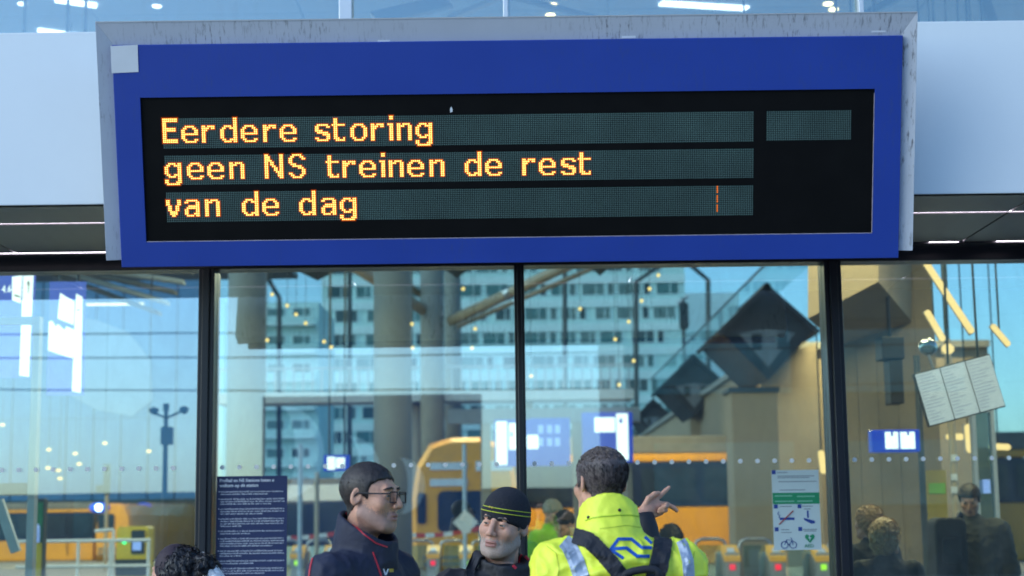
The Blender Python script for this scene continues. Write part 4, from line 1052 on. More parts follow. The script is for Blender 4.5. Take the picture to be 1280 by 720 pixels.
def crescent(cx, cz, r, s):
    n = 14; out = [(cx + s * r * math.sin(math.pi * t / n), cz + r * math.cos(math.pi * t / n) * 1.15) for t in range(n + 1)]
    inn = [(cx + s * r * .38 * math.sin(math.pi * t / n) - s * .1 * r, cz + r * math.cos(math.pi * t / n) * 1.15) for t in range(n, -1, -1)]
    vs = []; fs = []
    for t in range(n + 1):
        vs += [(out[t][0], -39.97, out[t][1]), (inn[n - t][0], -39.97, inn[n - t][1])]
    fs = [(2 * t, 2 * t + 1, 2 * t + 3, 2 * t + 2) for t in range(n)]
    MB().add(vs, fs).build('crescent', M['crescent'], mu)
crescent(-8.6, 4.3, 1.5, 1); crescent(-6.1, 3.6, 1.1, 1); crescent(-4.2, 3.0, .9, 1)
low = empty('low_shops', (-30, -46, 0), 'low dark row of shops across the square', 'building')
MB().box((-60, -52, 0), (3, -46, 3.0)).build('wall', M['dark_fac'], low)
for k in range(12): MB().box((-58 + k * 5, -45.98, .4), (-54.5 + k * 5, -45.9, 2.8)).build('shop_window', M['office_glass'], low)
M['wire'] = mat('wire', (.01, .01, .012), .5, var=0)
for i, (za, zb_, yb, dx) in enumerate(((9.4, 8.8, -22, 0), (6.8, 7.3, -20, 0), (6.3, 6.6, -20.4, 0), (5.7, 5.5, -21, 0))):
    MB().tube([(-30 + k * 6, yb, za + (zb_ - za) * k / 10 - .6 * 4 * (k / 10) * (1 - k / 10)) for k in range(11)], .02, 5).build('overhead_wire', M['wire'])
    tag(bpy.data.objects['overhead_wire' + ('.%03d' % i if i else '')], 'thin black tram wire strung over the square', 'wire', 'tram wires')
for x in (-30, 30):
    e = empty('wire_mast', (x, -21, 0), 'grey tram wire mast on the square', 'mast', 'tram wire masts')
    MB().tube([(x, -21, 0), (x, -21, 10)], .12, 10).build('pole', M['mast'], e); MB().tube([(x, -23, 9.4), (x, -19, 9.4)], .04, 6).build('bracket', M['mast'], e)
# ------------------------------------------------------------------ people: distance fields meshed with surface nets
def snet(f, org, h):
    s = f < 0
    nx, ny, nz = f.shape
    c = np.zeros((nx - 1, ny - 1, nz - 1), np.int8)
    offs = [(i, j, k) for i in (0, 1) for j in (0, 1) for k in (0, 1)]
    for i, j, k in offs: c += s[i:nx - 1 + i, j:ny - 1 + j, k:nz - 1 + k]
    act = (c > 0) & (c < 8)
    ijk = np.argwhere(act); idx = -np.ones(act.shape, np.int64); idx[act] = np.arange(len(ijk))
    vals = [f[ijk[:, 0] + i, ijk[:, 1] + j, ijk[:, 2] + k] for i, j, k in offs]
    acc = np.zeros((len(ijk), 3)); cnt = np.zeros(len(ijk))
    for a in range(8):
        for b in range(a + 1, 8):
            d = np.array(offs[b]) - np.array(offs[a])
            if np.abs(d).sum() != 1: continue
            va, vb = vals[a], vals[b]; mk = (va < 0) != (vb < 0)
            t = np.where(mk, va / np.where(mk, va - vb, 1), 0)
            acc[mk] += np.array(offs[a]) + t[mk][:, None] * d; cnt[mk] += 1
    v = (ijk + acc / cnt[:, None]) * h + np.array(org)
    faces = []
    for ax in range(3):
        a1, a2 = (ax + 1) % 3, (ax + 2) % 3
        sl0 = [slice(None)] * 3; sl1 = [slice(None)] * 3
        sl0[ax] = slice(0, -1); sl1[ax] = slice(1, None)
        s0, s1 = s[tuple(sl0)], s[tuple(sl1)]
        e = np.argwhere(s0 != s1)
        e = e[(e[:, a1] > 0) & (e[:, a2] > 0) & (e[:, a1] < f.shape[a1] - 1) & (e[:, a2] < f.shape[a2] - 1)]
        if not len(e): continue
        inside = s0[tuple(e.T)]
        def cell(o1, o2):
            q = e.copy(); q[:, a1] += o1; q[:, a2] += o2; return idx[tuple(q.T)]
        q = np.stack([cell(-1, -1), cell(0, -1), cell(0, 0), cell(-1, 0)], 1)
        q[~inside] = q[~inside][:, ::-1]
        faces.append(q)
    F = np.concatenate(faces); F = F[(F >= 0).all(1)]
    return v, F
def grid(lo, hi, h):
    ax = [np.arange(l, u + h, h) for l, u in zip(lo, hi)]
    return np.meshgrid(*ax, indexing='ij')
def ell(P, c, r):
    x, y, z = (P[0] - c[0]) / r[0], (P[1] - c[1]) / r[1], (P[2] - c[2]) / r[2]
    k0 = np.sqrt(x * x + y * y + z * z); k1 = np.sqrt((x / r[0]) ** 2 + (y / r[1]) ** 2 + (z / r[2]) ** 2) + 1e-9
    return k0 * (k0 - 1) / k1
def cone(P, a, b, ra, rb):
    a = np.array(a, float); b = np.array(b, float); d = b - a; L2 = d @ d
    t = np.clip(((P[0] - a[0]) * d[0] + (P[1] - a[1]) * d[1] + (P[2] - a[2]) * d[2]) / L2, 0, 1)
    return np.sqrt((P[0] - a[0] - t * d[0]) ** 2 + (P[1] - a[1] - t * d[1]) ** 2 + (P[2] - a[2] - t * d[2]) ** 2) - (ra + (rb - ra) * t)
def smin(a, b, k):
    h = np.clip(.5 + .5 * (b - a) / k, 0, 1); return b + (a - b) * h - k * h * (1 - h)
def smax(a, b, k): return -smin(-a, -b, k)
def sphere(P, c, r): return np.sqrt((P[0] - c[0]) ** 2 + (P[1] - c[1]) ** 2 + (P[2] - c[2]) ** 2) - r

def head_core(P, jaw=1.0, full=True):
    d = ell(P, (0, .016, .030), (.076, .097, .086))
    d = smin(d, ell(P, (0, -.028, -.030), (.064 * jaw, .066, .088)), .03)
    d = smin(d, ell(P, (0, -.048, -.082), (.047 * jaw, .046, .036)), .03)
    d = smin(d, sphere(P, (0, -.080, -.104), .020), .022)
    for s in (-1, 1):
        d = smin(d, cone(P, (s * .056 * jaw, .0, -.06), (s * .03, -.07, -.10), .016, .014), .025)
        d = smin(d, sphere(P, (s * .044, -.066, -.022), .022), .025)
    d = smin(d, cone(P, (0, .022, -.06), (0, .045, -.24), .056, .062), .03)
    return d
def head_sdf(P, jaw=1.0):
    d = head_core(P, jaw)
    d = smin(d, cone(P, (-.036, -.082, .030), (.036, -.082, .030), .011, .011), .016)
    for s in (-1, 1):
        d = smax(d, -sphere(P, (s * .033, -.104, .006), .019), .012)
        eye = (s * .032, -.0800, .007)
        lid = np.maximum(sphere(P, eye, .0150), -ell(P, (s * .032, -.094, .0055), (.0145, .018, .0033)))
        d = smin(d, lid, .004)
    d = smin(d, cone(P, (0, -.092, .022), (0, -.117, -.026), .0085, .0115), .010)
    for s in (-1, 1):
        d = smin(d, sphere(P, (s * .0125, -.106, -.031), .0095), .007)
        d = np.maximum(d, -sphere(P, (s * .007, -.112, -.041), .0042))
    d = smin(d, ell(P, (0, -.090, -.060), (.027, .017, .009)), .009)
    d = smin(d, ell(P, (0, -.089, -.0735), (.023, .017, .0085)), .008)
    d = smax(d, -ell(P, (0, -.112, -.0665), (.024, .016, .0022)), .003)
    for s in (-1, 1):
        d = smax(d, -cone(P, (s * .0195, -.099, -.030), (s * .034, -.084, -.070), .0018, .0012), .007)
        d = smax(d, -cone(P, (s * .020, -.094, -.008), (s * .042, -.084, -.010), .0012, .0008), .006)
        xs = P[0] * s
        ex, ey, ez = xs - .079, P[1] - .012, P[2] - .0
        ca, sa = math.cos(.22), math.sin(.22)
        Q = (ex * .92 - ey * .39, (ex * .39 + ey * .92) * ca + ez * sa, -(ex * .39 + ey * .92) * sa + ez * ca)
        ear = ell(Q, (0, 0, 0), (.0085, .020, .033))
        ear = smax(ear, -ell(Q, (.008, -.002, .004), (.006, .012, .021)), .004)
        d = smin(d, ear, .007)
    return d
def hair_region(P):
    """negative where hair grows"""
    x, y, z = P
    zl = np.interp(y, [-.12, -.09, -.06, -.035, -.028, .0, .03, .06, .12], [.070, .066, .058,   .048, -.008, .004, -.040, -.078, -.085])
    zl = zl + .0025 * np.sin(x * 230) + .002 * np.sin(y * 310 + x * 90)
    return zl - z - .10 * np.maximum(0, np.abs(x) - .045) * (y < -.03)
def np_mesh(name, v, F, mats, parent, smooth=True, fmat=None):
    me = bpy.data.meshes.new(name)
    off = np.array(wloc(parent)) if parent else 0
    me.from_pydata((v - off).tolist(), [], F.tolist())
    for mm in (mats if isinstance(mats, (list, tuple)) else [mats]): me.materials.append(mm)
    if fmat is not None: me.polygons.foreach_set('material_index', fmat.astype(np.int32))
    me.polygons.foreach_set('use_smooth', [smooth] * len(me.polygons)); me.update()
    o = bpy.data.objects.new(name, me); col.objects.link(o); o.parent = parent
    return o
def rotm(yaw, pitch=0, roll=0):
    return np.array(Matrix.Rotation(R(yaw), 3, 'Z') @ Matrix.Rotation(R(pitch), 3, 'X') @ Matrix.Rotation(R(roll), 3, 'Y'))
def disp(v, amp, sc3):
    out = v.copy()
    for i, p in enumerate(v):
        n = mnoise.noise_vector(Vector((p[0] * sc3[0], p[1] * sc3[1], p[2] * sc3[2])))
        out[i] += np.array(n) * amp
    return out
def hair_mat(name, c1, c2, scale=(90, 90, 14), rough=.5):
    m = mat(name, c1, rough, var=0)
    n, l = m.node_tree.nodes, m.node_tree.links; p = n['Principled BSDF']
    tc = n.new('ShaderNodeTexCoord'); mp = n.new('ShaderNodeMapping'); mp.inputs['Scale'].default_value = scale
    nz = n.new('ShaderNodeTexNoise'); nz.inputs['Scale'].default_value = 2.5; nz.inputs['Detail'].default_value = 5
    rp = n.new('ShaderNodeValToRGB'); rp.color_ramp.elements[0].position = .35; rp.color_ramp.elements[1].position = .72
    rp.color_ramp.elements[0].color = (*c1, 1); rp.color_ramp.elements[1].color = (*c2, 1)
    l.new(tc.outputs['Object'], mp.inputs[0]); l.new(mp.outputs[0], nz.inputs['Vector']); l.new(nz.outputs['Fac'], rp.inputs[0]); l.new(rp.outputs[0], p.inputs['Base Color'])
    b = n.new('ShaderNodeBump'); b.inputs['Strength'].default_value = .35; b.inputs['Distance'].default_value = .003
    l.new(nz.outputs['Fac'], b.inputs['Height']); l.new(b.outputs[0], p.inputs['Normal'])
    return m
def skin_mat(name, c, stub=None):
    m = mat(name, c, .46, var=.20, vs=34, bump=.28, bs=300)
    p = m.node_tree.nodes['Principled BSDF']
    p.inputs['Subsurface Weight'].default_value = .12; p.inputs['Subsurface Radius'].default_value = (.6, .25, .15); p.inputs['Subsurface Scale'].default_value = .012
    return m
M['skin'] = skin_mat('skin', (.57, .295, .195)); M['skin_b'] = skin_mat('skin_ruddy', (.58, .31, .215))
M['lip'] = mat('lips', (.36, .165, .135), .4, var=.1)
M['stubble'] = skin_mat('shaved_stubble', (.37, .215, .165)); M['greybeard'] = hair_mat('grey_stubble', (.36, .235, .185), (.48, .40, .35), (200, 200, 120), .7)
M['eye_w'] = mat('eye_white', (.45, .42, .40), .15, var=.03); M['eye_i'] = mat('iris', (.06, .06, .05), .1, var=.1)
M['navy_cloth'] = mat('navy_cloth', (.010, .013, .034), .7, var=.25, vs=6, bump=.12, bs=120)
M['black_cloth'] = mat('black_cloth', (.010, .011, .016), .65, var=.25, vs=6, bump=.10, bs=120)
M['hivis'] = mat('hivis_yellow', (.80, .89, .06), .55, var=.07, vs=5, bump=.10, bs=60, em=(.6, .95, .03), es=.0)
M['refl_grey'] = mat('reflective_tape', (.34, .40, .50), .4, metal=.25, var=.12, vs=9, bump=.06, bs=220)
M['strap'] = mat('black_webbing', (.014, .015, .022), .75, var=.2, vs=20, bump=.15, bs=200)
M['trouser'] = mat('dark_trousers', (.02, .02, .025), .8, var=.2)
M['red_pipe'] = mat('red_piping', (.45, .015, .03), .5, var=.08)
M['logo_blue'] = mat('logo_blue', (.003, .085, .42), .5, var=.05)

def hand_sdf(P, fingers, palm):
    d = None
    for a, b, ra, rb in palm:
        q = cone(P, a, b, ra, rb); d = q if d is None else smin(d, q, .012)
    for ch in fingers:
        for (a, ra), (b, rb) in zip(ch[:-1], ch[1:]): d = smin(d, cone(P, a, b, ra, rb), .0035)
    return d
def relaxed_hand(side):
    """in a frame with the wrist at 0, fingers towards -z, back of the hand towards side*x"""
    s = side
    palm = [((0, -.022, -.02), (0, -.030, -.085), .016, .014), ((0, .0, -.015), (0, .0, -.088), .016, .014), ((0, .022, -.02), (0, .026, -.082), .016, .013), ((0, 0, .03), (0, 0, -.03), .024, .026)]
    F = []
    for y, z0, ln in ((-.032, -.085, .068), (-.011, -.09, .076), (.010, -.088, .070), (.029, -.082, .056)):
        F.append([((0, y, z0), .0095), ((-s * .008, y * 1.02, z0 - ln * .45), .0088), ((-s * .026, y, z0 - ln * .82), .0078), ((-s * .040, y, z0 - ln * .98), .0068)])
    F.append([((0, -.026, -.022), .013), ((-s * .016, -.048, -.052), .011), ((-s * .022, -.052, -.088), .0085)])
    return F, palm

def person(label, X, Y, headc_z, body_yaw, head_rot, hair, jacket, skin='skin', jaw=1.0, hv=.0042, jv=.008, arms=None, collar=None, name='person',
           group=None, hs=1.0, puff=0.0, lean=(0, 0), coat_len=.82, hands=True, build=1.0):
    s = headc_z / 1.665
    root = empty(name, (X, Y, 0), label, 'person', group)
    BR = rotm(body_yaw); org = np.array([X, Y, 0.0])
    def tow(v): return (v * s) @ BR.T + org
    hp = np.array([lean[0], -.015 + lean[1], 1.665])
    HW = tow(hp[None])[0]; HR = rotm(*head_rot)
    def htow(v): return (v * hs) @ HR.T + HW
    out = {'root': root, 'htow': htow, 'tow': tow, 's': s}
    # ---- body, head and hands in one mesh
    P = grid((-.11, -.15, -.20), (.11, .135, .135), hv)
    v, F = snet(head_sdf(P, jaw), (-.11, -.15, -.20), hv)
    fc = v[F].mean(1)
    fm = np.zeros(len(F), int)
    lipm = (np.abs(fc[:, 0]) < .024 - .25 * np.abs(fc[:, 2] + .0665)) & (np.abs(fc[:, 2] + .0665) < .0115) & (fc[:, 1] < -.088)
    fm[lipm] = 1
    if jacket.get('stubble'):
        zl = np.interp(fc[:, 1], [-.12, -.09, -.05, .0], [-.048, -.050, -.050, -.015])
        zl = zl + np.random.RandomState(1).normal(0, .006, len(fc))
        st = (fc[:, 2] < zl) & (fc[:, 1] < .012) & (fc[:, 2] > -.135) & ~lipm
        fm[st] = 2
    parts = [(htow(v), F, fm)]
    if arms is None:
        arms = {}
        for sd in (-1, 1): arms[sd] = [(sd * .195, .01, 1.42), (sd * .255, .03, 1.13), (sd * .25, -.06, .90)]
    bh = .016
    P = grid((-.62, -.62, .0), (.62, .34, 1.56), .022)
    d = smin(ell(P, (0, .0, 1.24), (.165, .105, .27)), ell(P, (0, .0, .98), (.16, .105, .16)), .08)
    d = smin(d, cone(P, (lean[0] * .3, .02, 1.40), (lean[0] * .9, .03, 1.55), .07, .056), .05)
    for sd in (-1, 1):
        a = arms[sd]
        d = smin(d, cone(P, a[0], a[1], .052, .042), .04); d = smin(d, cone(P, a[1], a[2], .042, .030), .02)
        d = smin(d, cone(P, (sd * .09, 0, .95), (sd * .10, -.01, .5), .080, .055), .05); d = smin(d, cone(P, (sd * .10, -.01, .5), (sd * .105, .02, .09), .052, .036), .03)
        d = smin(d, ell(P, (sd * .11, -.05, .04), (.04, .11, .036)), .03)
    v, F = snet(d, (-.62, -.62, 0), .022)
    parts.append((tow(v), F, np.zeros(len(F), int)))
    if hands:
        for sd in (-1, 1):
            wr = np.array(arms[sd][2], float)
            if sd in jacket.get('custom_hand', {}): 
                fing, palm, fr = jacket['custom_hand'][sd]
            else:
                fing, palm = relaxed_hand(sd); fr = np.eye(3)
            P = grid((-.1, -.1, -.21), (.1, .1, .05), .0045)
            if sd in jacket.get('custom_hand', {}): P = grid((-.1, -.1, -.06), (.12, .1, .21), .0036); o_ = (-.1, -.1, -.06); hh = .0036
            else: o_ = (-.1, -.1, -.21); hh = .0045
            v, F = snet(hand_sdf(P, fing, palm), o_, hh)
            v = v @ fr.T
            parts.append((tow(v + wr), F, np.zeros(len(F), int)))
    V = np.concatenate([p[0] for p in parts]); k = 0; FF = []
    for p in parts: FF.append(p[1] + k); k += len(p[0])
    np_mesh('body', V, np.concatenate(FF), [M[skin], M['lip'], M[jacket.get('stubble') or skin]], root, fmat=np.concatenate([p[2] for p in parts]))
    # eyes
    for sd in (-1, 1):
        c = np.array([sd * .032, -.0800, .007]); mb = MB(); mb.ball((0, 0, 0), .0128, 8)
        vv = np.array(mb.v); gaze = np.array(jacket.get('gaze', (0, -1, 0)), float); gaze /= np.linalg.norm(gaze)
        fm = [1 if (np.mean(vv[list(f)], 0) @ gaze) > .0100 else 0 for f in mb.f]
        me = bpy.data.meshes.new('eye'); me.from_pydata((htow(vv + c) - np.array([X, Y, 0])).tolist(), [], mb.f)
        me.materials.append(M['eye_w']); me.materials.append(M['eye_i']); me.polygons.foreach_set('material_index', fm); me.polygons.foreach_set('use_smooth', [True] * len(fm))
        o = bpy.data.objects.new('eye', me); col.objects.link(o); o.parent = root
    # ---- hair
    if hair:
        kind, hm, th = hair
        P = grid((-.16, -.16, -.20), (.16, .19, .20), .0055)
        core = head_core(P, jaw)
        if kind == 'short':
            x, y, z = P
            extra = .0015 + th * np.clip((z + .04) / .09, .05, 1.0)
            d = smax(core - extra, hair_region(P), .006)
            v, F = snet(d, (-.16, -.16, -.20), .0055); v = disp(v, .0018, (55, 55, 16))
        elif kind in ('curly', 'bob'):
            reg = hair_region(P) - (.03 if kind == 'bob' else .02)
            big = smin(ell(P, (0, .022, .032), (.098, .116, .108)), ell(P, (0, .05, -.03), (.092, .078, .10)), .04)
            d = smax(big, smax(reg, -.075 - P[1] + (-.0), .01), .012)
            d = smax(d, -(core + .002), .004) if False else d
            v, F = snet(d, (-.16, -.16, -.20), .0055)
            a = .010 if kind == 'curly' else .005
            v = disp(v, a, (34, 34, 34)); v = disp(v, a * .5, (80, 80, 80))
        elif kind == 'bun':
            d = smax(core - th, hair_region(P), .006)
            d = smin(d, ell(P, (0, .115, .055), (.058, .055, .055)), .01)
            v, F = snet(d, (-.16, -.16, -.20), .0055); w_ = np.clip((v[:, 1] - .02) / .05, .15, 1)[:, None]
            v = v + (disp(v, .014, (46, 46, 46)) - v) * w_; v = disp(v, .003, (150, 150, 150))
        elif kind in ('beanie', 'cap'):
            x, y, z = P
            el = ell(P, (0, .014, .045), (.089, .109, .098))
            brim = np.interp(y, [-.12, 0, .12], [.026, -.004, -.034])
            d = smax(el, brim - z, .006)
            fold = smax(smax(ell(P, (0, .014, .045), (.0935, .1135, .104)), brim - z, .006), z - (brim + .052), .006)
            if kind == 'beanie': d = smin(d, fold, .004)
            else: d = smin(d, ell(P, (0, -.115, .032), (.065, .055, .008)), .008)
            v, F = snet(d, (-.16, -.16, -.20), .0055); v = disp(v, .0025, (16, 16, 16))
        nm = {'beanie': 'beanie', 'cap': 'cap'}.get(kind, 'hair')
        out['hair_v'] = htow(v); out['hair_F'] = F
        out['hair'] = np_mesh(nm, htow(v), F, hm, root)
        if nm == 'hair':
            # loose blades of hair over the cap of hair, for an uneven outline
            rs = np.random.RandomState(4); cnt_, ln, wd_, up_ = {'short': (9500, .012 if th < .0085 else .021, .0008, .20), 'curly': (9000, .022, .0014, .7), 'bob': (9000, .034, .0011, .18), 'bun': (5200, .022, .0015, .5)}[kind]
            if hv > .0065: cnt_ //= 2
            fi = rs.randint(0, len(F), cnt_); tri = v[F[fi]]; c0_ = tri.mean(1)
            nn = np.cross(tri[:, 1] - tri[:, 0], tri[:, 3] - tri[:, 0]); nn /= np.linalg.norm(nn, axis=1)[:, None] + 1e-9
            if kind == 'short': comb = np.stack([c0_[:, 0] * 3, np.where(c0_[:, 2] > .07, -.4, .9), np.where(c0_[:, 2] > .07, .2, -.9)], 1)
            else: comb = np.tile(np.array([[0, .3, -1.]]), (cnt_, 1))
            comb = comb + rs.normal(0, {'short': .22, 'curly': 1.0}.get(kind, .35), comb.shape); comb -= nn * (comb * nn).sum(1)[:, None]; comb /= np.linalg.norm(comb, axis=1)[:, None] + 1e-9
            dr = comb + nn * (up_ * rs.uniform(.3, 1.2, cnt_))[:, None]; dr /= np.linalg.norm(dr, axis=1)[:, None]
            sd_ = np.cross(dr, nn); sd_ /= np.linalg.norm(sd_, axis=1)[:, None] + 1e-9
            L_ = (ln * rs.uniform(.5, 1.2, cnt_))[:, None]; ok = c0_[:, 2] > (-.06 if kind == 'short' else -.2)
            b0 = c0_ - nn * .001; A, B2 = b0 - sd_ * wd_, b0 + sd_ * wd_; mid_ = b0 + dr * L_ * .6 + sd_ * wd_ * .4; C2 = b0 + (dr - nn * .25) * L_
            V_ = np.stack([A, B2, mid_, C2], 1)[ok].reshape(-1, 3); n_ = len(V_) // 4
            F_ = (np.arange(n_) * 4)[:, None] + np.array([[0, 1, 2, 3]])
            hb_ = np_mesh('hair_strands', htow(V_), F_, hm, out['hair'] if False else root); hb_['kind'] = 'stuff'
        if kind in ('beanie', 'cap') and jacket.get('side_hair'):
            d = smax(core - .006, smax(hair_region(P), P[2] - .03, .004), .004); v, F = snet(d, (-.16, -.16, -.20), .0055)
            np_mesh('hair', htow(disp(v, .002, (90, 90, 40))), F, jacket['side_hair'], root)
    if jacket.get('brow'):
        for sd in (-1, 1):
            mb = MB(); pts = [(sd * .014, -.0955, .0320), (sd * .028, -.0965, .0335), (sd * .044, -.0865, .030), (sd * .052, -.078, .025)]
            mb.tube([Vector(htow(np.array([p]))[0]) for p in pts], [.0028, .0042, .0035, .0015], 6).build('eyebrow', jacket['brow'], root, smooth=True)
    # ---- jacket
    h = jv
    lo, hi = (-.66, -.66, coat_len - .02), (.66, .36, 1.68)
    P = grid(lo, hi, h); g = puff
    B = build
    d = smin(ell(P, (0, .005, 1.25), (.205 * B + g, .135 + g, .27)), ell(P, (0, .005, 1.0), (.19 * B + g, .128 + g, .28)), .08)
    d = smin(d, cone(P, (-.165 * B, .015, 1.425), (.165 * B, .015, 1.425), .066 + g * .6, .066 + g * .6), .05)
    d = smin(d, cone(P, (lean[0] * .4, .03, 1.42), (lean[0] * .6, .03, 1.50), .100 + g * .5, .078 + g * .4), .05)
    for sd in (-1, 1):
        a = [np.array(q, float) for q in arms[sd]]
        a0 = a[0] * np.array([B, 1, 1])
        se = jacket.get('sleeve', {}).get(sd, .93); w2 = a[1] + (a[2] - a[1]) * se
        d = smin(d, cone(P, a0, a[1], .074 + g, .060 + g), .035); d = smin(d, cone(P, a[1], w2, .060 + g, .046 + g * .7), .025)
    d = np.maximum(d, coat_len - P[2])
    if collar:
        zb, zf, r0, r1, th = collar      # top height at the back and the front, radii at base and top, thickness
        t = np.clip((P[2] - 1.46) / .14, 0, 1.2); rad = np.sqrt(((P[0] - lean[0] * .6) * 1.02) ** 2 + ((P[1] - .012 + .018 * t) * .93) ** 2)
        ring_ = np.abs(rad - (r0 + (r1 - r0) * t)) - th
        top = np.interp(P[1], [-.09, .09], [zf, zb])
        ring_ = smax(smax(ring_, P[2] - top, .006), 1.44 - P[2], .01)
        d = np.where(P[2] > 1.515, np.maximum(d, -(rad - (r0 + (r1 - r0) * t) + .004)), d)
        d = smin(d, ring_, .006)
    v, F = snet(d, lo, h)
    v = disp(v, .008, (7, 7, 5)); v = disp(v, .0025, (45, 45, 30))
    # creases: ridged folds along the surface normal
    tri = v[F]; fn = np.cross(tri[:, 1] - tri[:, 0], tri[:, 3] - tri[:, 0]); vn = np.zeros_like(v)
    for q in range(4): np.add.at(vn, F[:, q], fn)
    vn /= np.linalg.norm(vn, axis=1)[:, None] + 1e-9
    cz_ = jacket.get('crease', .014); amp = np.zeros(len(v))
    for i, p in enumerate(v):
        w1 = mnoise.noise(Vector((p[0] * 5 + 3, p[1] * 5, p[2] * 5)))
        a1 = 1 - abs(mnoise.noise(Vector((p[0] * 9 + w1 * 1.5, p[1] * 9, p[2] * 15 + w1 * 2)))) * 2.2
        a2 = 1 - abs(mnoise.noise(Vector((p[0] * 22 + 7 + w1, p[1] * 22, p[2] * 17)))) * 2.2
        amp[i] = max(a1, -.2) ** 2 * np.sign(a1) * cz_ + max(a2, 0) ** 2 * cz_ * .45 - cz_ * .45
    flat = np.clip((1.53 - v[:, 2]) / .05, .25, 1)
    v = v + vn * (amp * flat)[:, None]
    wv = tow(v)
    out['jacket'] = np_mesh(jacket.get('part', 'jacket'), wv, F, jacket['mat'], root)
    out['bvh'] = BVHTree.FromPolygons([Vector(p) for p in wv], F.tolist())
    # ---- trousers and shoes
    P = grid((-.25, -.16, .06), (.25, .16, 1.0), .02)
    d = None
    for sd in (-1, 1):
        q = smin(cone(P, (sd * .09, 0, .95), (sd * .10, -.01, .5), .105, .078), cone(P, (sd * .10, -.01, .5), (sd * .105, .02, .09), .078, .062), .03)
        d = q if d is None else smin(d, q, .03)
    v, F = snet(d, (-.25, -.16, .06), .02); np_mesh('trousers', tow(v), F, M['trouser'], root)
    for sd in (-1, 1):
        P = grid((-.07, -.19, -.0), (.07, .11, .13), .012)
        d = np.maximum(smin(ell(P, (0, -.05, .03), (.05, .125, .05)), cone(P, (0, .03, .05), (0, .03, .11), .045, .045), .03), .004 - P[2])
        v, F = snet(d, (-.07, -.19, -.0), .012); np_mesh('shoe', tow(v + np.array([sd * .105, 0, -.0045])), F, M['black'], root)
    return out

def cam_hit(bvh, px, py):
    d = (fwd * FPX + cam_r * (px - 640) + cam_u * (360 - py)).normalized()
    loc, nrm, i, dist = bvh.ray_cast(Vector((0, 0, CZ)), d)
    return loc, nrm
def strip(bvh, pts, width, thick, m, name, parent, n=14, across=5, lift=.002, ends=None):
    """a band of cloth laid on a garment, following the surface along a line of picture points"""
    dens = []
    for i in range(len(pts) - 1):
        for k in range(n):
            t = k / n; dens.append(tuple(pts[i][j] + (pts[i + 1][j] - pts[i][j]) * t for j in range(2)))
    dens.append(pts[-1])
    rows = []
    for i, p in enumerate(dens):
        a, b = dens[max(0, i - 1)], dens[min(len(dens) - 1, i + 1)]
        tx, ty = b[0] - a[0], b[1] - a[1]; ln = math.hypot(tx, ty) or 1
        nx_, ny_ = -ty / ln, tx / ln
        if i == 0 and ends: nx_, ny_ = ends[0]
        if i == len(dens) - 1 and ends: nx_, ny_ = ends[1]
        w_ = width if not isinstance(width, (list, tuple)) else np.interp(i / (len(dens) - 1), np.linspace(0, 1, len(width)), width)
        row = []
        for k in range(across):
            o = (k / (across - 1) - .5) * w_
            loc, nrm = cam_hit(bvh, p[0] + nx_ * o, p[1] + ny_ * o)
            row.append((loc, nrm))
        rows.append(row)
    rows = [r for r in rows if all(q[0] is not None for q in r)]
    if len(rows) < 2: return None
    vs, fs = [], []
    for r in rows:
        nn = sum((q[1] for q in r), Vector()).normalized()
        view = Vector((0, 0, CZ)) - r[0][0]
        if nn.dot(view) < 0: nn = -nn
        for q in r: vs.append(q[0] + nn * (lift + thick))
        vs.append(r[-1][0] - nn * .002); vs.append(r[0][0] - nn * .002)
    w_ = across + 2
    for i in range(len(rows) - 1):
        for k in range(w_):
            k2 = (k + 1) % w_
            fs.append((i * w_ + k, i * w_ + k2, (i + 1) * w_ + k2, (i + 1) * w_ + k))
    fs += [tuple(range(w_))[::-1], tuple(range((len(rows) - 1) * w_, len(rows) * w_))]
    mb = MB(); mb.add(vs, fs)
    return mb.build(name, m, parent, smooth=False)
def place(px, py, Y):
    p = at(px, py, Y); return p.x, p.z

# ---- the man in glasses, seen from the side
x, z = place(465, 621, 5.3)
m1 = person('man in navy jacket and glasses with cropped dark hair, seen in profile', x - .018, 5.3, z, 62, (66, 3, 0),
            ('short', hair_mat('dark_brown_hair', (.010, .007, .006), (.05, .034, .028), (110, 110, 30)), .005),
            dict(mat=M['navy_cloth'], stubble='stubble', brow=hair_mat('dark_brow', (.015, .01, .008), (.03, .02, .018)), gaze=(0, -1, 0), crease=.008), hs=.94, hv=.0036, jv=.0065,
            collar=(1.632, 1.525, .098, .084, .0075), arms={-1: [(-.19, .01, 1.42), (-.25, .06, 1.14), (-.22, -.10, .93)], 1: [(.19, .01, 1.42), (.25, .06, 1.14), (.22, -.10, .93)]})
hw = m1['htow']; rt = m1['root']
gl = empty('spectacles', wloc(rt)); gl.parent = None
tag(gl, 'dark framed spectacles worn by the man in profile', 'glasses')
gl.location = Vector(hw(np.array([[0, -.10, 0]]))[0])
fv = lambda pts: [Vector(q) for q in hw(np.array(pts, float))]
for sd in (-1, 1):
    cx = sd * .034
    loop = [(cx - .026, -.110, .020), (cx + .026, -.110 + (.006 if sd > 0 else 0), .020), (cx + .024, -.108, -.016), (cx - .022, -.108, -.016), (cx - .026, -.110, .020)]
    MB().tube(fv(loop), .0026, 6).build('rim', M['black'], gl)
    MB().tube(fv([(cx - sd * -.026, -.108, .014), (sd * .075, -.085, .013), (sd * .083, .005, .012), (sd * .084, .02, -.002)]), .0027, 6).build('temple', M['black'], gl)
    False and MB().add(fv([(cx - .025, -.109, .019), (cx + .025, -.109, .019), (cx + .023, -.108, -.015), (cx - .021, -.108, -.015)]), [(0, 1, 2, 3)]).build('lens', M['teal_glass'], gl)
MB().tube(fv([(-.010, -.112, .012), (.010, -.112, .012)]), .0026, 6).build('bridge', M['black'], gl)
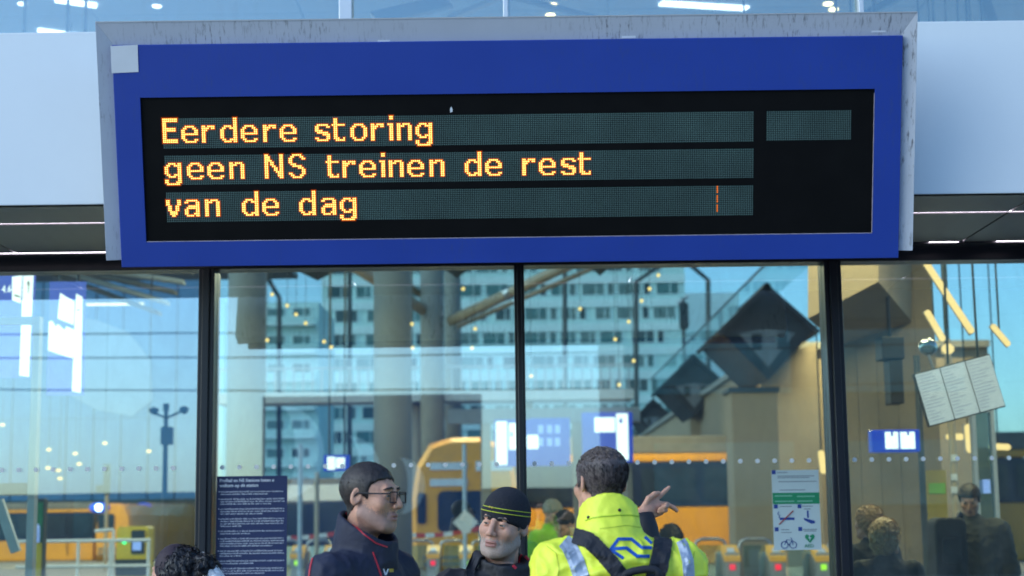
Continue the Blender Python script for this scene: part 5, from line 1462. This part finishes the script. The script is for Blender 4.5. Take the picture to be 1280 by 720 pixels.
for pts, nm in (([(432, 641), (441, 655), (455, 668), (470, 679), (484, 684)], 'collar_piping'), ([(466, 690), (471, 704), (476, 719), (478, 735)], 'zip_piping'), ([(391, 697), (388, 710), (386, 725)], 'sleeve_piping')):
    strip(m1['bvh'], pts, 1.6, .0012, M['red_pipe'], nm, rt, across=3, lift=.0015)
M['gold'] = mat('gold_thread', (.55, .38, .05), .5, var=.05)
strip(m1['bvh'], [(486.5, 713), (491, 713)], 4.2, .001, M['gold'], 'crest', rt, n=4, across=3)
strip(m1['bvh'], [(479, 711), (481.5, 719)], 1.0, .001, M['print'], 'stitched_letter', rt, n=4, across=3)
strip(m1['bvh'], [(482, 719), (485, 711)], 1.0, .001, M['print'], 'stitched_letter', rt, n=4, across=3)

# ---- the man in the beanie, facing the viewer
x, z = place(628, 656, 6.0)
m2 = person('man in black jacket and black beanie with yellow stripes, facing out', x, 6.0, z, 22, (-24, 2, 10),
            ('beanie', mat('knit_black', (.012, .013, .02), .9, var=.25, vs=20, bump=.35, bs=160), 0),
            dict(mat=M['black_cloth'], stubble='greybeard', brow=hair_mat('grey_brow', (.05, .04, .035), (.12, .11, .1)), gaze=(-.25, -1, .0), side_hair=hair_mat('grey_side', (.08, .07, .065), (.25, .24, .23))),
            skin='skin_b', jaw=1.06, hs=.98, hv=.0036, jv=.0085, collar=(1.575, 1.515, .10, .094, .008), puff=.012)
bv = BVHTree.FromPolygons([Vector(p) for p in m2['hair_v']], m2['hair_F'].tolist()); rt = m2['root']
M['yel_stripe'] = mat('yellow_stripe', (.42, .46, .03), .7, var=.1)
for z0 in (.045, .060):
    pts = []
    for k in range(49):
        t = 2 * math.pi * k / 48
        o_, c_ = m2['htow'](np.array([[.3 * math.sin(t), .014 - .3 * math.cos(t), z0 + .012 * math.cos(t)], [0, .014, z0 + .012 * math.cos(t) * .3]]))
        loc, nrm, i, dist = bv.ray_cast(Vector(o_), (Vector(c_) - Vector(o_)).normalized())
        if loc is not None: pts.append(loc + (Vector(o_) - Vector(c_)).normalized() * .0008)
    MB().tube(pts, .0019, 5).build('yellow_stripe', M['yel_stripe'], rt)
for dx in (-.007, .006):
    o_, c_ = m2['htow'](np.array([[-.02 + dx, -.3, .066], [-.02 + dx, .014, .066]]))
    loc, nrm, i, dist = bv.ray_cast(Vector(o_), (Vector(c_) - Vector(o_)).normalized())
    MB().ball(loc, .0045, 5).build('emblem', M['gold'], rt)
for pts, nm, wd in (([(661, 683), (655, 690), (650, 697), (649, 704)], 'zip_piping', 1.6), ([(637, 700), (642, 697), (648, 701)], 'collar_piping', 1.5)):
    strip(m2['bvh'], pts, wd, .0012, M['red_pipe'], nm, rt, across=3)
for px, py in ((659, 698), (643, 709)):
    strip(m2['bvh'], [(px - 2, py - 2), (px + 2, py + 2)], 3.2, .0012, M['red_pipe'], 'red_mark', rt, n=4, across=3)
strip(m2['bvh'], [(604, 690), (596, 698), (588, 712), (586, 730)], 11, .01, M['strap'], 'shoulder_strap', rt)

# ---- the man in the yellow jacket, seen from behind and pointing
x, z = place(751, 604, 5.1)
wrist = at(803, 643, 5.46)
s3 = z / 1.665
def loc3(p):   # world -> the man's own frame (he faces away: turned 180 degrees)
    return (-(p.x - x - .05) / s3, -(p.y - 5.1) / s3, p.z / s3)
w3 = np.array(loc3(wrist))
# pointing hand in its own frame: +z along the forearm, x towards the picture's right, y to the viewer
fing = [[((-.026, 0, .076), .0098), ((-.030, .0, .106), .0090), ((-.036, .0, .134), .0080), ((-.040, .0, .152), .0066)],
        [((-.008, .004, .082), .0100), ((.010, -.004, .108), .0090), ((.032, -.008, .124), .0082), ((.048, -.008, .130), .0068)],
        [((.008, .004, .080), .0098), ((.012, -.026, .094), .0088), ((.014, -.042, .074), .0082), ((.012, -.032, .056), .0072)],
        [((.024, .002, .072), .0090), ((.026, -.022, .082), .0080), ((.024, -.036, .066), .0074), ((.020, -.028, .050), .0066)],
        [((-.020, -.006, .018), .0130), ((-.040, -.016, .046), .0108), ((-.044, -.020, .074), .0092), ((-.040, -.018, .092), .0075)]]
palm = [((.016, 0, .02), (.024, 0, .072), .015, .012), ((.0, 0, .015), (.0, 0, .082), .017, .013), ((-.014, 0, .018), (-.026, 0, .076), .016, .013), ((0, 0, -.05), (0, 0, .03), .024, .025)]
# frame: picture right = -x of the man, up-right tilt of the hand
ez = np.array([-.80, -.42, .40]); ez /= np.linalg.norm(ez)
ex = np.array([-.42, .0, -.8]); ex -= ez * (ex @ ez); ex /= np.linalg.norm(ex); ey = np.cross(ez, ex)
FR = np.stack([ex, ey, ez], 1) * .88
m3 = person('man in bright yellow jacket and black rucksack straps, pointing, seen from behind', x + .05, 5.1, z, 180, (207, 2, 0),
            ('short', hair_mat('greying_brown_hair', (.022, .016, .015), (.16, .12, .11), (120, 120, 9)), .009),
            dict(mat=M['hivis'], custom_hand={-1: (fing, palm, FR)}, sleeve={-1: .30}), hs=.91, hv=.0042, jv=.0062,
            collar=(1.652, 1.545, .104, .074, .009), puff=.010, build=.96, lean=(.05 / s3, 0),
            arms={-1: [(-.185, .0, 1.41), (-.15, -.26, 1.20), tuple(w3)], 1: [(.185, .01, 1.41), (.235, .04, 1.15), (.22, -.08, .92)]})
rt = m3['root']; bvh = m3['bvh']
# black sleeve cuff at the raised wrist
el3 = Vector(m3['tow'](np.array([[-.15, -.26, 1.20]]))[0]); fd = (el3 - wrist).normalized()
MB().tube([wrist + fd * .24, wrist + fd * .12, wrist + fd * .04, wrist + fd * .0], [.052, .050, .044, .037], 16).build('black_cuff', M['black_cloth'], rt, smooth=True)
zm = lambda X_, Y_: (660 + X_ / 4.235, 550 + Y_ / 4.235)
strip(bvh, [zm(175, 525), zm(215, 560), zm(255, 640), zm(285, 730), zm(300, 800)], [17, 19, 20, 20, 20], .0008, M['refl_grey'], 'reflective_band', rt, lift=.0025)
strip(bvh, [zm(785, 490), zm(822, 560), zm(845, 640), zm(852, 730), zm(855, 800)], [10, 13, 14, 14, 14], .0008, M['refl_grey'], 'reflective_band', rt, lift=.0025)
strip(bvh, [zm(150, 520), zm(225, 505), zm(320, 530), zm(400, 605), zm(470, 690), zm(520, 760)], [12, 19, 20, 20, 20, 20], .009, M['strap'], 'shoulder_strap', rt)
strip(bvh, [zm(716, 455), zm(715, 520), zm(705, 600), zm(685, 680), zm(660, 760)], [21, 22, 23, 23, 23], .009, M['strap'], 'shoulder_strap', rt)
LW = 3.9
strip(bvh, [zm(436, 582), zm(478, 524), zm(546, 524), zm(602, 570), zm(656, 570)], LW, .0008, M['logo_blue'], 'back_emblem', rt, n=10, across=3, lift=.0012)
strip(bvh, [zm(445, 578), zm(520, 572), zm(577, 616), zm(642, 616)], LW, .0009, M['logo_blue'], 'back_emblem', rt, n=10, across=3, lift=.0014)
strip(bvh, [zm(436, 580), zm(505, 628)], LW * .9, .0008, M['logo_blue'], 'back_emblem', rt, n=10, across=3, lift=.0016)
strip(bvh, [zm(618, 514), zm(655, 548)], LW * .85, .0008, M['logo_blue'], 'back_emblem', rt, n=10, across=3, lift=.0012)
M['hv_seam'] = mat('hivis_stitching', (.42, .50, .02), .6, var=.1)
for pts in ([zm(100, 560), zm(150, 600), zm(165, 680), zm(150, 760)], [zm(880, 590), zm(868, 660), zm(880, 740)], [zm(380, 470), zm(520, 452), zm(640, 470)]):
    strip(bvh, pts, .7, .0004, M['hv_seam'], 'stitched_seam', rt, across=3, lift=.0008)
for q in (zm(484, 371), zm(320, 409)):
    loc, nrm = cam_hit(bvh, *q)
    if loc is not None: MB().ball(loc, .0055, 6).build('press_stud', M['black'], rt, smooth=True)
strip(bvh, [zm(305, 428), zm(340, 414), zm(400, 405), zm(480, 398), zm(540, 398), zm(600, 408)], 1.0, .0006, mat('hivis_seam', (.33, .48, .01), .6, var=.1), 'collar_seam', rt, across=3)
bp = empty('rucksack', (x, 4.92, .9), 'black rucksack hanging on the straps of the man in yellow', 'rucksack')
loc, nrm = cam_hit(bvh, *zm(590, 712)); by = loc.y if loc is not None else 4.95; bz = at(*zm(590, 700), by).z
MB().rbox((x - .16, by - .17, bz - .50), (x + .14, by + .01, bz - .035), .05, ax=1, seg=5).build('bag', M['strap'], bp, bevel=.02)
MB().rbox((x - .12, by - .20, bz - .48), (x + .10, by - .171, bz - .22), .03, ax=1, seg=4).build('front_pocket', M['strap'], bp, bevel=.01)
hl = [at(*zm(X_, Y_), by - .03) for X_, Y_ in ((500, 735), (520, 708), (560, 694), (620, 684), (670, 686), (690, 700), (690, 730))]
MB().tube(hl, .012, 8).build('grab_handle', M['strap'], bp, smooth=True)

# ---- the woman with the dark bun at the bottom
x, z = place(222, 723, 6.4)
m4 = person('woman with dark curled bun and lacy white scarf in front of the mullion', x, 6.4, z, 205, (250, -6, 0),
            ('bun', hair_mat('black_hair', (.006, .005, .006), (.03, .028, .032)), .014), dict(mat=M['black_cloth']), hv=.006, jv=.012, collar=None)
rt = m4['root']
p0 = at(252, 700, 6.38)
mb = MB(); mb.tube([p0 + Vector((-.02, .06, .02)), p0 + Vector((.01, 0, -.01)), p0 + Vector((.05, -.02, -.08)), p0 + Vector((.06, -.03, -.2)), p0 + Vector((.03, -.04, -.36))], [.02, .035, .05, .055, .04], 10)
sv, sf = np.array(mb.v), mb.f
sv = disp(sv, .012, (30, 30, 30))
me = bpy.data.meshes.new('scarf'); me.from_pydata((sv - np.array(wloc(rt))).tolist(), [], sf); me.materials.append(mat('lace_white', (.72, .74, .78), .8, var=.35, vs=55, bump=.5, bs=90))
me.polygons.foreach_set('use_smooth', [True] * len(sf))
o = bpy.data.objects.new('scarf', me); col.objects.link(o); o.parent = rt
mb = MB(); mb.ball((0, 0, 0), 1, 10)
hb = m4['htow'](np.array(mb.v) * np.array([.088, .075, .09]) + np.array([0, -.015, .045]))
me = bpy.data.meshes.new('headwrap'); me.from_pydata((hb - np.array(wloc(rt))).tolist(), [], mb.f); me.materials.append(mat('maroon_wrap', (.03, .016, .024), .7, var=.2)); me.polygons.foreach_set('use_smooth', [True] * len(mb.f))
o = bpy.data.objects.new('headwrap', me); col.objects.link(o); o.parent = rt

# ---- people behind the glass
M['green_vest'] = mat('green_vest', (.20, .50, .03), .6, var=.15)
M['dark_coat'] = mat('dark_coat', (.022, .025, .028), .8, var=.25, vs=8)
def inside(label, px, py, Y, yaw, head, hair, jm, **k):
    x, z = place(px, py, Y)
    return person(label, x, Y, z, yaw, head, hair, dict(mat=jm), hv=.008, jv=.016, group='people behind the glass', **k)
inside('man in beige beanie and green vest behind the glass', 690, 641, 16.5, 40, (50, 8, 0), ('beanie', mat('beige_knit', (.30, .28, .22), .9, var=.15), 0), M['green_vest'], puff=.01)
inside('person in black cap and green vest beside the beige beanie', 706, 655, 16.0, -30, (-60, 15, 0), ('beanie', mat('black_knit', (.012, .012, .014), .9, var=.2), 0), M['green_vest'], puff=.01)
inside('dark haired person partly hidden behind the yellow jacket', 838, 676, 14.0, 170, (190, 10, 0), ('curly', hair_mat('dark_hair_b', (.008, .008, .01), (.02, .02, .024)), 0), M['dark_coat'])
inside('person with curly brown hair beside the mullion', 1086, 654, 12.6, 200, (215, 0, 0), ('curly', hair_mat('curly_brown', (.20, .11, .055), (.5, .34, .2), (40, 40, 40)), 0), M['dark_coat'])
inside('person with pale blond bob standing behind the glass', 1108, 672, 11.2, 160, (140, 0, 0), ('bob', hair_mat('blond', (.45, .30, .16), (.85, .64, .40), (50, 50, 12)), 0), M['dark_coat'])
b_ = inside('bearded man in dark coat looking down, rucksack on his back', 1212, 625, 13.6, -15, (-20, 24, 0), ('short', hair_mat('brown_hair_c', (.03, .02, .012), (.08, .05, .03)), .018), mat('olive_coat', (.03, .032, .024), .8, var=.2), puff=.03)
rx, rz = place(1182, 690, 13.3)
bp = empty('rucksack', (rx, 13.25, rz - .3), 'dark grey rucksack carried by the bearded man', 'rucksack')
MB().rbox((rx - .13, 13.1, rz - .28), (rx + .13, 13.38, rz + .28), .06, ax=1, seg=4).build('bag', M['dark_coat'], bp, bevel=.02)
MB().rbox((rx - .08, 13.07, rz - .1), (rx + .07, 13.099, rz + .12), .03, ax=1, seg=4).build('front_pocket', M['black'], bp, bevel=.008)
MB().tube([(rx + .05, 13.13, rz + .27), (rx + .10, 13.2, rz + .32), (rx + .16, 13.35, rz + .30), (rx + .2, 13.42, rz + .05)], .016, 7).build('strap', M['black'], bp)
# ------------------------------------------------------------------ warm lamps added to light the hall and trains
def fill_lamp(x, y, z, size, energy, color, label, top=None):
    e = empty('fill_lamp', (x, y, z), label, 'fill lamp', 'added lamps over the concourse')
    MB().box((x - size / 2, y - .15, z), (x + size / 2, y + .15, z + .08)).build('housing', M['white'], e)
    MB().box((x - size / 2 + .03, y - .12, z - .012), (x + size / 2 - .03, y + .12, z - .001)).build('diffuser', glow('lamp_diffuser', color, 3), e)
    if top:
        for f in (-.4, .4): MB().tube([(x + f * size, y, z + .07), (x + f * size, y, top)], .01, 5).build('hanger', M['dark_steel'], e)
    ld = bpy.data.lights.new('fill_lamp_light', 'AREA'); ld.shape = 'RECTANGLE'; ld.size = size; ld.size_y = .3; ld.energy = energy; ld.color = color
    lo_ = bpy.data.objects.new('fill_lamp_light', ld); col.objects.link(lo_); lo_.parent = e; lo_.location = (0, 0, -.03)
WARM = (1, .74, .46)
for xx, yy_ in ((2.9, 11.4), (4.6, 13.8), (2.6, 13.9)): fill_lamp(xx, yy_, 5.0, 1.2, 85, WARM, 'long warm lamp added to light the right bay', 8.0)
for xx in (-6, 0, 6): fill_lamp(xx, 25.5, 7.6, 2.4, 260, WARM, 'long warm lamp added to light the ticket gates', 8.0)

for xx in (-12, -2, 5, 12): fill_lamp(xx, 54, 10.9, 3.0, 1350, (1, .70, .38), 'long warm lamp added to light the trains', 13.0)
for xx in (-24, -18): fill_lamp(xx, 71, 11.5, 3.0, 1300, (1, .74, .42), 'long warm lamp added to light the yellow train', 13.0)
# platform canopy that carries the lamps
e = empty('platform_canopy', (0, 60, 13), 'dark platform canopy above the trains', 'canopy')
MB().box((-30, 49, 13.0), (22, 58, 13.25)).build('roof_sheet', M['dark_steel'], e)
MB().box((-34, 66, 13.0), (-10, 74, 13.25)).build('roof_sheet', M['dark_steel'], e)
